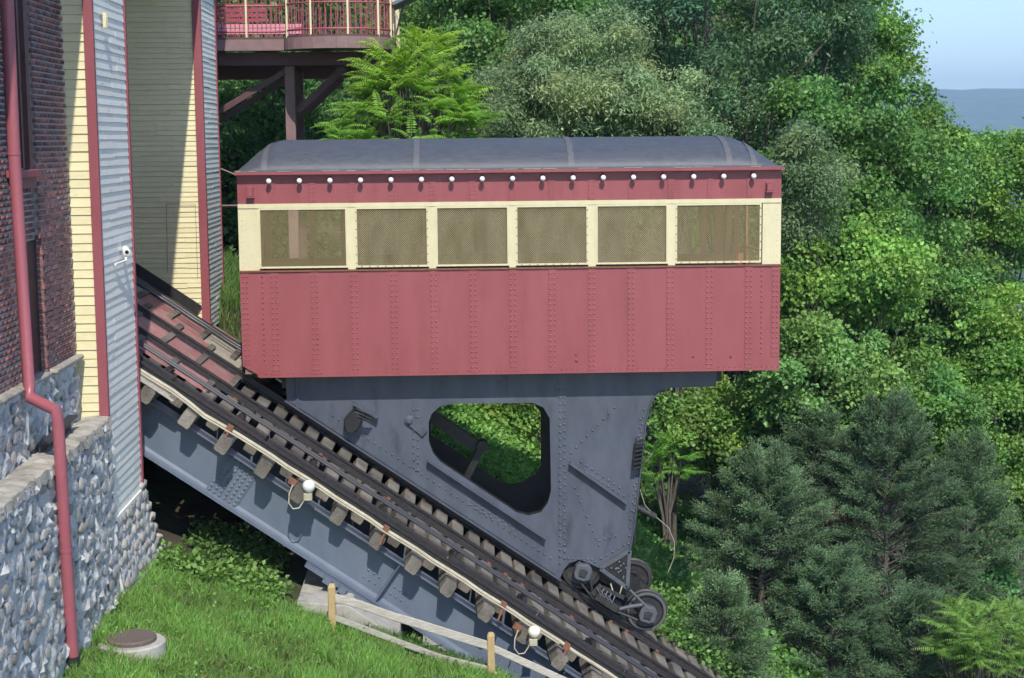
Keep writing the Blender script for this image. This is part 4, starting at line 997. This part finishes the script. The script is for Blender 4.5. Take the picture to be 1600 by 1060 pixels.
def sprig(nl, L, w, spread, droop, seed):
    r = np.random.default_rng(seed); v = []; f = []; tc_ = []
    for k in range(nl):
        b = r.standard_normal(3)*spread*np.array([1, 1, .45]); d = b/np.linalg.norm(b)+r.standard_normal(3)*.5; d[2] -= droop
        nrm = np.array([0, 0, 1.])+r.standard_normal(3)*.55; l_ = L*r.uniform(.7, 1.25); k0 = len(v)
        v += leaf_quad(b, d, nrm, l_, w*r.uniform(.75, 1.2)); f += [(k0, k0+1, k0+2), (k0, k0+2, k0+3)]; tc_ += [r.uniform(.75, 1.3)]*4
    return np.array(v), np.array(f), np.array(tc_)
def frond(n, L, ll, lw, arch, seed):
    r = np.random.default_rng(seed); v = []; f = []; tc_ = []
    for k in range(n):
        t = .12+.88*k/(n-1); p = np.array([L*t*(1-.12*arch*t), 0, L*arch*(.55*t-.75*t*t)]); sc_ = math.sin(math.pi*min(1, .25+.8*t))*.6+.45
        for sg in (-1, 1):
            d = np.array([.40+.1*r.standard_normal(), sg*1., -.50-.15*abs(r.standard_normal())]); k0 = len(v)
            v += leaf_quad(p, d, np.array([.1*sg*0, .15*sg, 1.]), ll*sc_*r.uniform(.9, 1.1), lw*sc_, .18); f += [(k0, k0+1, k0+2), (k0, k0+2, k0+3)]; tc_ += [r.uniform(.85, 1.15)]*4
    k0 = len(v); e = np.array([L*(1-.12*arch), 0, L*arch*(-.2)])
    v += [np.array([0, -.006, 0]), np.array([0, .006, 0]), e+np.array([0, .003, 0]), e+np.array([0, -.003, 0])]; f += [(k0, k0+1, k0+2), (k0, k0+2, k0+3)]; tc_ += [.9]*4
    return np.array(v), np.array(f), np.array(tc_)
def spray(n, L, seed):
    """feathery juniper branchlet along x"""
    r = np.random.default_rng(seed); v = []; f = []; tc_ = []
    for k in range(n):
        t = (k+.5)/n; p = np.array([L*t, 0, -.10*L*t*t]); sg = -1 if k % 2 else 1
        tl = L*(.50-.32*t)*r.uniform(.7, 1.2); d = np.array([.9, sg*r.uniform(.5, .95), r.uniform(-.15, .35)]); d /= np.linalg.norm(d)
        for q in range(2):
            b = p+d*tl*q/2.1; dd = d+r.standard_normal(3)*.28; k0 = len(v)
            v += leaf_quad(b, dd, np.array([0, 0, 1.])+r.standard_normal(3)*.7, tl*.62, .024, .2); f += [(k0, k0+1, k0+2), (k0, k0+2, k0+3)]; tc_ += [r.uniform(.7, 1.0)+.65*(q == 1)*t]*4
    return np.array(v), np.array(f), np.array(tc_)
SPR = {k: [sprig(*a_, 100+i) for i in range(4)] for k, a_ in dict(maple=(8, .125, .108, .17, .25), dark=(8, .145, .068, .19, .55), pale=(9, .13, .046, .16, .75), vine=(7, .115, .105, .14, .35), big=(8, .18, .15, .28, .3), far=(8, .26, .22, .42, .25)).items()}
FRO = [frond(12, .80, .17, .050, .55, k) for k in range(3)]; FRO2 = [frond(12, .70, .15, .034, .45, 10+k) for k in range(3)]
SPY = [spray(13, .62, k) for k in range(4)]

def clumps(c, R, n, shell=.55, flat=.8):
    c = np.array(c); R = np.array(R)
    d = RNG.standard_normal((n, 3)); d /= np.linalg.norm(d, axis=1)[:, None]
    r = shell+(1-shell)*RNG.random(n)**.6
    wob = 1+.16*np.sin(d[:, 0]*5+c[0])+.13*np.sin(d[:, 1]*6+d[:, 2]*7+c[1])
    return c+d*R*(r*wob)[:, None], d
def rot_z(zd):
    z = zd/np.linalg.norm(zd, axis=1)[:, None]; t = RNG.standard_normal(z.shape); x = np.cross(t, z); x /= np.linalg.norm(x, axis=1)[:, None]
    return np.stack([x, np.cross(z, x), z], -1)
def make_crown(kind, c, R, ncl, per, csize, col, cvar=.13, shell=.5):
    """leafy boughs: each a dome of sprigs turned outward, with gaps between the boughs"""
    ncl = max(8, int(ncl*.62)); per = int(per*1.36)
    P, D = clumps(c, R, ncl, shell); Vs = []; Fs = []; Cs = []; off = 0
    ts = SPR[kind]
    cc = np.array(col)*(1+.16*RNG.standard_normal((ncl, 1))) * (1+np.array([.10, .02, -.04])*RNG.standard_normal((ncl, 1)))
    ex = np.stack([RNG.uniform(.7, 1.8, ncl), RNG.uniform(.7, 1.6, ncl), RNG.uniform(.35, .85, ncl)], -1)
    for q in range(len(ts)):
        sel = np.repeat(np.arange(q, ncl, len(ts)), per); n = len(sel)
        g = RNG.standard_normal((n, 3)); g /= np.linalg.norm(g, axis=1)[:, None]; g[:, 2] = np.where(g[:, 2] < -.35, -g[:, 2], g[:, 2])
        rr = (.45+.55*RNG.random(n)**.5)*(1+.22*np.sin(g[:, 0]*7+sel)*np.sin(g[:, 1]*6+sel*2)+.18*RNG.standard_normal(n))
        size = csize*(.5+1.0*RNG.random(ncl)**1.5)[sel][:, None]
        pos = P[sel]+g*rr[:, None]*size*ex[sel]*1.15; pos[:, 2] -= .22*size[:, 0]*(g[:, 0]**2+g[:, 1]**2)*rr
        zd = g*.9+np.array([0, -.12, .55])+.42*RNG.standard_normal((n, 3))
        v, f, c_ = inst(ts[q][0], ts[q][1], pos, rot_z(zd), .75+.45*RNG.random(n), cc[sel], cvar, ts[q][2])
        Vs.append(v); Fs.append(f+off); Cs.append(c_); off += len(v)
    return np.concatenate(Vs), np.concatenate(Fs), np.concatenate(Cs), P
def limbs(base, c, P, r0, nb, par, m, bend=.4):
    mb = MB(); base = Vector(base); c = Vector(c)
    tp_ = base.lerp(c, .85)
    pts = [base + (tp_-base)*t + Vector((math.sin(t*4+base.x)*.12, math.cos(t*3)*.1, 0))*bend*3*t for t in np.linspace(0, 1, 7)]
    mb.tube(pts, [r0*(1-.72*t) for t in np.linspace(0, 1, 7)], 9)
    idx = RNG.choice(len(P), min(nb, len(P)), replace=False)
    for i in idx:
        e = Vector(P[i]); k = random.randint(2, 6); s = pts[k]; md = s.lerp(e, .5)+Vector((0, 0, -.12*(e-s).length))
        mb.tube([s, s.lerp(md, .6), md, md.lerp(e, .6), e], [r0*.33, r0*.26, r0*.18, r0*.11, r0*.04], 5, False)
    mb.build("trunk", m, par, smooth=True)
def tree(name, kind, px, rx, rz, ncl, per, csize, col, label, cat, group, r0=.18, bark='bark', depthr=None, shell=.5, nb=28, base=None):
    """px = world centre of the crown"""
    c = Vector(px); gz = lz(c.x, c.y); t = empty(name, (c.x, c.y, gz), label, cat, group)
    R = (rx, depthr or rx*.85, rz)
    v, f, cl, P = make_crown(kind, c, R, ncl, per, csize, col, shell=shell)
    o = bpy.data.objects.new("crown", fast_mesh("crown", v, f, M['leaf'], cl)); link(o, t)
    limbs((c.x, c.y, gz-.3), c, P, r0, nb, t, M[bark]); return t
def frond_tree(name, c, R, n, sc_, col, label, cat, group, ts=FRO, stems=5, cvar=.12, tipyellow=0, cone=0):
    c = np.array(c); gz = lz(c[0], c[1]); t = empty(name, (c[0], c[1], gz), label, cat, group)
    ng = max(6, n//9); d = RNG.standard_normal((ng, 3)); d[:, 2] = d[:, 2]*.9+.15; d /= np.linalg.norm(d, axis=1)[:, None]
    H = d*np.array(R)*(.45+.5*RNG.random(ng)**.7)[:, None]; H[:, :2] *= (1-cone*np.clip(H[:, 2:]/R[2], 0, 1)); H = H+c
    Vs = []; Fs = []; Cs = []; off = 0
    for q in range(len(ts)):
        sel = np.repeat(np.arange(q, ng, len(ts)), 9); m = len(sel)
        azm = RNG.random(m)*2*math.pi; xd = np.stack([np.cos(azm), np.sin(azm), .08+.30*RNG.random(m)], -1) + d[sel]*np.array([.8,.8,.35])
        up = np.tile(np.array([0, 0, 1.]), (m, 1))+.18*RNG.standard_normal((m, 3))
        cc = np.array(col)*(1+.12*RNG.standard_normal((m, 1))); cc = cc*(1+tipyellow*np.clip((H[sel, 2]-c[2])/R[2], 0, 1)[:, None]*np.array([1.0, .35, -.2]))
        v, f, cl = inst(ts[q][0], ts[q][1], H[sel]+.06*RNG.standard_normal((m, 3)), rot_from(xd, up), sc_*(.7+.5*RNG.random(m)), cc, cvar, ts[q][2])
        Vs.append(v); Fs.append(f+off); Cs.append(cl); off += len(v)
    o = bpy.data.objects.new("crown", fast_mesh("crown", np.concatenate(Vs), np.concatenate(Fs), M['frond'], np.concatenate(Cs))); link(o, t)
    mb = MB(); b0 = Vector((c[0], c[1], gz-.2))
    for i in range(ng):
        e = Vector(H[i]); s = b0+Vector((random.uniform(-.3,.3), random.uniform(-.3,.3), 0)); md = s.lerp(e, .5)*1.0; md.x = md.x*.5+b0.x*.5; md.y = md.y*.5+b0.y*.5
        mb.tube([s, s.lerp(md, .5), md, md.lerp(e, .5), e], [.07, .055, .04, .025, .012], 5, False)
    mb.build("trunk", M['bark'], t, smooth=True); return t
def juniper(name, c, R, n, col, label, brown=0):
    """plumes: every branch sweeps out and up and carries sprays that shorten toward its drooping tip"""
    c = np.array(c); gz = lz(c[0], c[1]); t = empty(name, (c[0], c[1], gz), label, "juniper", "junipers on the slope below the car")
    per = 34; nb = max(12, n//per); R = np.array(R); b0 = np.array([c[0], c[1], c[2]-R[2]]); mb = MB(); S_ = []; D_ = []
    P_ = []; Q_ = []; L_ = []; I_ = []; B_ = []
    for i in range(nb):
        h = (i+.5)/nb; a_ = i*2.39996+RNG.uniform(-.4, .4); rr = (1-h**1.7*.86)*RNG.uniform(.75, 1.12)
        s0 = b0+np.array([0, 0, 2*R[2]*h*.80]); out = np.array([math.cos(a_)*R[0], math.sin(a_)*R[1], 0])*rr
        e = s0+out+np.array([0, 0, R[2]*(.10+.30*h)+.1]); md = s0+out*.55+np.array([0, 0, R[2]*.24])
        mb.tube([Vector(s0), Vector(s0*.5+md*.5), Vector(md), Vector(e)], [.03, .024, .016, .005], 4, False)
        u = .18+.80*np.sort(RNG.random(per))**.8
        p = ((1-u)**2)[:, None]*s0+(2*u*(1-u))[:, None]*md+(u*u)[:, None]*e; tg = (2*(1-u))[:, None]*(md-s0)+(2*u)[:, None]*(e-md); tg /= np.linalg.norm(tg, axis=1)[:, None]
        sg = np.where(np.arange(per) % 2, 1., -1.)[:, None]; sd_ = np.cross(tg, np.array([0, 0, 1.])); sd_ /= np.linalg.norm(sd_, axis=1)[:, None]
        xd = tg*1.0+sd_*sg*RNG.uniform(.3, .9, (per, 1))+np.array([0, 0, 1.])*RNG.uniform(-.25, .45, (per, 1))+.12*RNG.standard_normal((per, 3))
        P_.append(p); Q_.append(xd); L_.append((1.15-.55*u)*RNG.uniform(.8, 1.15, per)); I_ += [i]*per; B_ += [RNG.random() < brown]*per
    P_ = np.concatenate(P_); Q_ = np.concatenate(Q_); L_ = np.concatenate(L_); I_ = np.array(I_); B_ = np.array(B_)
    cc = np.array(col)*(1+.20*RNG.standard_normal((nb, 1)))[I_]; cc = np.where(B_[:, None], np.array([.13, .095, .06]), cc)
    Vs = []; Fs = []; Cs = []; off = 0; m_ = len(P_); pick = RNG.integers(0, len(SPY), m_)
    for q in range(len(SPY)):
        k = pick == q; m = int(k.sum())
        v, f, cl = inst(SPY[q][0], SPY[q][1], P_[k], rot_from(Q_[k], np.tile(np.array([0, -.3, 1.]), (m, 1))+.35*RNG.standard_normal((m, 3))), L_[k], cc[k], .10, SPY[q][2])
        Vs.append(v); Fs.append(f+off); Cs.append(cl); off += len(v)
    o = bpy.data.objects.new("crown", fast_mesh("crown", np.concatenate(Vs), np.concatenate(Fs), M['needle'], np.concatenate(Cs))); link(o, t)
    mb.tube([(c[0], c[1], gz-.2), tuple(b0*.5+c*.5), tuple(c+np.array([0, 0, R[2]*.9]))], [.11, .07, .015], 7)
    mb.build("trunk", M['bark'], t, smooth=True); return t

GB = "trees on the slope behind the car"
G1 = (.150,.285,.064); G2 = (.118,.238,.064); G3 = (.098,.182,.085); G4 = (.172,.318,.070); PALE = (.235,.320,.150)
frond_tree("ailanthus_tree", (-0.870, 6.400, 0.093), (2.05,1.6,2.65), 1600, .80, (.19,.36,.065), "bright yellow green feathery tree right of the viewing platform", "tree", GB, tipyellow=.55, cone=.42)
tree("silverberry_tree", 'pale', (3.423, 13.500, 1.194), 2.75, 2.35, 160, 62, .40, PALE, "pale grey green small-leaved tree behind the middle of the car roof", "tree", GB, shell=.45)
tree("silverberry_tree", 'pale', (6.003, 12.500, -0.128), 1.2, .9, 46, 50, .34, (.17,.27,.12), "low pale shrub behind the right half of the car roof", "shrub", GB, r0=.08)
tree("oak_tree", 'dark', (8.209, 18.000, 2.989), 4.3, 4.2, 190, 58, .60, G3, "tall dark blue green tree towering over the car's downhill end", "tree", GB, r0=.32)
tree("maple_tree", 'maple', (12.932, 21.000, 3.345), 2.1, 2.0, 95, 46, .42, (.165,.31,.065), "light green tree top standing against the sky", "tree", GB, r0=.2, nb=60)
tree("maple_tree", 'maple', (1.811, 22.000, 3.286), 4.4, 3.2, 150, 55, .60, G2, "dark leafy tree behind the feathery tree and the pale tree", "tree", GB, r0=.3)
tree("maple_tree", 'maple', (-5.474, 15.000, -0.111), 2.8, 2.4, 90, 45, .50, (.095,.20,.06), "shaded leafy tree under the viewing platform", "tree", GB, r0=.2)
tree("maple_tree", 'maple', (11.222, 15.000, -1.362), 2.4, 2.9, 140, 52, .46, G2, "mid green tree just right of the car roof", "tree", GB, r0=.2)
tree("maple_tree", 'maple', (10.469, 12.500, -3.710), 2.2, 1.5, 110, 50, .42, G4, "bright green bushy tree beside the car's downhill wall", "tree", GB, r0=.16)
tree("maple_tree", 'maple', (14.913, 20.000, -1.436), 2.1, 2.2, 105, 50, .44, G1, "rounded tree below the skyline left of the far right tree", "tree", GB, r0=.2)
tree("maple_tree", 'maple', (18.079, 22.000, -1.836), 2.5, 2.4, 120, 50, .46, G1, "sunlit tree at the right edge reaching up into the valley view", "tree", GB, r0=.22)
tree("maple_tree", 'maple', (14.310, 17.000, -5.295), 2.6, 2.2, 130, 50, .46, G2, "leafy tree in the middle of the right-hand thicket", "tree", GB, r0=.2)
tree("maple_tree", 'maple', (15.820, 15.000, -6.974), 2.2, 2.4, 120, 50, .44, G4, "light green tree low at the right edge above the sumac", "tree", GB, r0=.16)
tree("willow_tree", 'pale', (9.426, 11.500, -1.415), 1.0, 1.4, 46, 48, .32, (.165,.25,.115), "narrow grey green sapling touching the car's downhill corner", "tree", GB, r0=.07)
tree("vine_thicket", 'vine', (9.381, 11.000, -6.370), 1.9, 1.5, 120, 50, .34, (.18,.32,.095), "vine-covered thicket below the car's downhill corner", "shrub", GB, r0=.08)
tree("vine_thicket", 'vine', (7.525, 12.500, -7.720), 1.6, 1.2, 80, 45, .30, (.18,.31,.08), "leafy vine thicket directly behind the undercarriage leg", "shrub", GB, r0=.06)
tree("vine_thicket", 'vine', (12.687, 12.000, -7.362), 1.7, 1.2, 90, 45, .34, (.15,.28,.07), "deep green thicket above the tall junipers", "shrub", GB, r0=.07)
juniper("juniper", (7.460, 7.500, -9.855), (2.5,1.8,2.2), 2400, (.112,.185,.092), "feathery juniper nearest the lower wheels")
juniper("juniper", (10.834, 8.600, -9.375), (2.6,1.9,2.9), 2800, (.095,.160,.080), "tallest juniper with browning branches", brown=.05)
juniper("juniper", (8.916, 6.200, -11.739), (2.2,1.6,1.9), 2100, (.105,.180,.088), "juniper at the bottom edge left of the sumac")
juniper("juniper", (5.729, 3.000, -10.807), (1.15,1.0,1.2), 1100, (.12,.195,.09), "small juniper leaning over the rails at the bottom edge")
juniper("juniper", (13.183, 9.500, -10.137), (2.1,1.6,2.4), 2100, (.110,.185,.085), "slender juniper at the right edge behind the sumac")
juniper("juniper", (10.872, 6.000, -12.189), (1.6,1.3,1.4), 1300, (.100,.170,.085), "low dark juniper between two others at the bottom edge")
juniper("juniper", (9.157, 9.500, -8.549), (1.8,1.4,1.6), 1500, (.115,.185,.092), "juniper rising behind the one nearest the wheels")
tree("vine_thicket", 'vine', (15.848, 13.000, -9.766), 1.5, 1.6, 80, 45, .36, (.17,.31,.08), "pale green thicket at the right edge beside the slender juniper", "shrub", GB, r0=.06)
tree("vine_thicket", 'vine', (13.058, 9.500, -11.837), 1.3, 1.0, 70, 45, .34, (.11,.23,.07), "low thicket directly behind the bottom right sumac", "shrub", GB, r0=.06)
frond_tree("sumac", (12.044, 4.500, -11.422), (1.3,1.1,.95), 620, .85, (.19,.33,.08), "red-stemmed sumac at the bottom right corner", "sumac", "sumacs", ts=FRO2, tipyellow=.1)
frond_tree("sumac", (5.665, 11.500, -8.645), (.55,.5,.8), 120, .95, (.17,.36,.07), "small bright sumac beside the undercarriage leg", "sumac", "sumacs", ts=FRO2)
# deep wood behind everything
GW = "wood behind the platform and car"
for i, (x, y, r, z, lab) in enumerate(((-13,26,6,5,"far wood tree at the left behind the clapboard tower"), (-5.5,30,6.5,5.5,"far wood tree behind the viewing platform"), (1.5,34,7,4.5,"far wood tree behind the feathery tree top"), (8.0,36,6.5,4,"far wood tree behind the pale tree top"), (12.0,38,5.5,-1.5,"far wood tree behind the tall dark tree"), (19.5,41,5.0,-8.5,"far wood tree low behind the thicket"), (-8,16,4,-1,"far wood tree shading the slope left of the car"), (-1.5,20,4.5,-2.5,"far wood tree low behind the car windows"), (5,21,4.5,-4.5,"far wood tree low behind the undercarriage"), (10.5,22,4.5,-8.0,"far wood tree behind the vine thickets"))):
    tree("wood_tree", 'far' if i < 6 else 'big', (x, y, z), r, r*1.05, 90, 24, 1.0, (.11,.20,.055), lab, "tree", GW, r0=.3, shell=.4, nb=14)
tree("understorey_bush", 'vine', (1.595, 13.500, -7.438), 1.0, .7, 40, 40, .28, (.19,.31,.07), "small leafy bush seen through the undercarriage opening", "bush", GB, r0=.05, nb=12)

# ground cover on the slope behind the track and weeds
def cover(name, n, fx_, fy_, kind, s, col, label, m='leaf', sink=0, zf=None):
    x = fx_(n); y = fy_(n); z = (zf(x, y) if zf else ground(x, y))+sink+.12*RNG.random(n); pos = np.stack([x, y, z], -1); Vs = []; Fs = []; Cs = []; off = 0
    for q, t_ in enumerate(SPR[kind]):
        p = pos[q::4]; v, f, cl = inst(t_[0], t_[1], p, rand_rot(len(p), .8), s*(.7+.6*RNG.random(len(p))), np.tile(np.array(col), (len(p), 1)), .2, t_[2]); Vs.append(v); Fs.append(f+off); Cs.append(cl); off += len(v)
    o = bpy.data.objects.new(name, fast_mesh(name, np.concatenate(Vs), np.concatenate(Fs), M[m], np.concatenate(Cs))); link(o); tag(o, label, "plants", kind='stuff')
U = lambda a_, b_: (lambda n: RNG.uniform(a_, b_, n))
cover("ground_cover", 9000, U(-1.5, 9), U(5.0, 15), 'vine', 1.0, (.18,.35,.08), "leafy green ground cover on the slope behind the track")
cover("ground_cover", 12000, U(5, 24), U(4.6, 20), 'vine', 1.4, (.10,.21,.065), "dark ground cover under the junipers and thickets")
cover("weeds", 800, U(-5.0, -3.05), U(-4.75, -3.9), 'vine', .75, (.16,.28,.07), "leafy weeds along the shaded edge of the lawn", sink=.02)
cover("lawn_weeds", 420, U(-5.0, .6), U(-10.5, -4.9), 'vine', .45, (.15,.29,.07), "small broad-leaved weeds scattered in the lawn", sink=.03)
def ov(n): return RNG.uniform(3.9, 8, n)
cover("track_overgrowth", 900, ov, lambda n: RNG.uniform(2.0, 4.6, n), 'vine', .8, (.14,.27,.07), "leafy overgrowth over the far rail below the wheels", zf=lambda x, y: -7.27-TAN*x-.15+.55*RNG.random(len(x))*np.clip((y-1.8)/1.5, .1, 1))
cover("ivy", 500, U(-4.6, -3.2), U(-3.2, -1.6), 'vine', .7, (.11,.20,.055), "ivy in the shade under the girder", sink=.05)
cover("ivy", 260, U(-.9, .4), U(-4.3, -3.7), 'vine', .7, (.15,.26,.06), "ivy right of the concrete pier", sink=.25)
def blades(name, n, fx_, fy_, h, w, col, label, lean=.5):
    x = fx_(n); y = fy_(n); z = ground(x, y)-.02
    a_ = RNG.random(n)*2*math.pi; hh = h*(.5+.9*RNG.random(n)); d = np.stack([np.cos(a_), np.sin(a_)], -1)*(lean*RNG.random(n)[:, None]*hh[:, None]); b_ = RNG.random(n)*2*math.pi; s = np.stack([np.cos(b_), np.sin(b_)], -1)*w/2
    patch = .5+.5*np.sin(x*2.1+np.sin(y*1.7)*1.5)*np.cos(y*2.3+np.sin(x*1.3)); hh = hh*(.75+.5*patch)
    hh = hh*np.clip(1.15-.9*((np.sin(x*5.1+1.3*np.sin(y*3.7))*np.sin(y*4.3+np.sin(x*2.9))) > .62), .2, 1.15)
    p0 = np.stack([x-s[:, 0], y-s[:, 1], z], -1); p1 = np.stack([x+s[:, 0], y+s[:, 1], z], -1)
    p2 = np.stack([x+d[:, 0]*.4+s[:, 0]*.8, y+d[:, 1]*.4+s[:, 1]*.8, z+hh*.62], -1); p3 = np.stack([x+d[:, 0]*.4-s[:, 0]*.8, y+d[:, 1]*.4-s[:, 1]*.8, z+hh*.62], -1); p4 = np.stack([x+d[:, 0]*1.2, y+d[:, 1]*1.2, z+hh*.95], -1)
    V = np.stack([p0, p1, p2, p3, p4], 1).reshape(-1, 3); k = np.arange(n)*5
    Fq = np.concatenate([np.stack([k, k+1, k+2], -1), np.stack([k, k+2, k+3], -1), np.stack([k+3, k+2, k+4], -1)])
    C = np.array(col)*(1+.22*RNG.standard_normal((n, 1)))*(.8+.4*patch[:, None]); dry = RNG.random(n) < .05+.22*np.clip(1-patch-.25, 0, 1); C[dry] = np.array([.20,.17,.08]); C = np.clip(C, .01, 1)
    o = bpy.data.objects.new(name, fast_mesh(name, V, Fq, M['grass'], np.repeat(C, 5, 0))); link(o); tag(o, label, "grass", kind='stuff')
blades("lawn_grass", 95000, U(-5.15, .9), U(-11.5, -4.75), .16, .014, (.185,.335,.078), "long green lawn grass around the manhole", .9)
blades("slope_grass", 24000, U(-7.5, -2.6), U(4.1, 12), .30, .02, (.12,.22,.055), "grass bank between the far tower and the car", .8)
blades("slope_grass", 14000, U(2.6, 6.5), U(4.6, 8), .28, .018, (.15,.24,.075), "tufted grass beside the downhill wheels", .9)

# ---------------------------------------------------------------- haze
hz = MB().box(-9500, 9500, -400, 9500, -320, 340).build("haze", M['soil']); hz.data.materials.clear()
hm = bpy.data.materials.new("haze_air"); hm.use_nodes = True; n = hm.node_tree.nodes; n.remove(n["Principled BSDF"])
pv = n.new("ShaderNodeVolumePrincipled"); pv.inputs["Color"].default_value = (.50,.74,1,1); pv.inputs["Density"].default_value = 2.0e-4; pv.inputs["Anisotropy"].default_value = 0.0
hm.node_tree.links.new(pv.outputs[0], n["Material Output"].inputs["Volume"]); hz.data.materials.append(hm); tag(hz, kind='stuff')
scene.cycles.use_adaptive_sampling = True; scene.cycles.adaptive_threshold = 0.025; scene.cycles.adaptive_min_samples = 24
scene.cycles.max_bounces = 4; scene.cycles.diffuse_bounces = 3; scene.cycles.glossy_bounces = 2; scene.cycles.transmission_bounces = 3; scene.cycles.transparent_max_bounces = 6; scene.cycles.volume_bounces = 0

if 0: print("TRIS", sum(sum(len(p.vertices)-2 for p in m.polygons) if len(m.polygons) < 3000 else len(m.polygons)*(m.polygons[0].loop_total-2) for m in bpy.data.meshes))
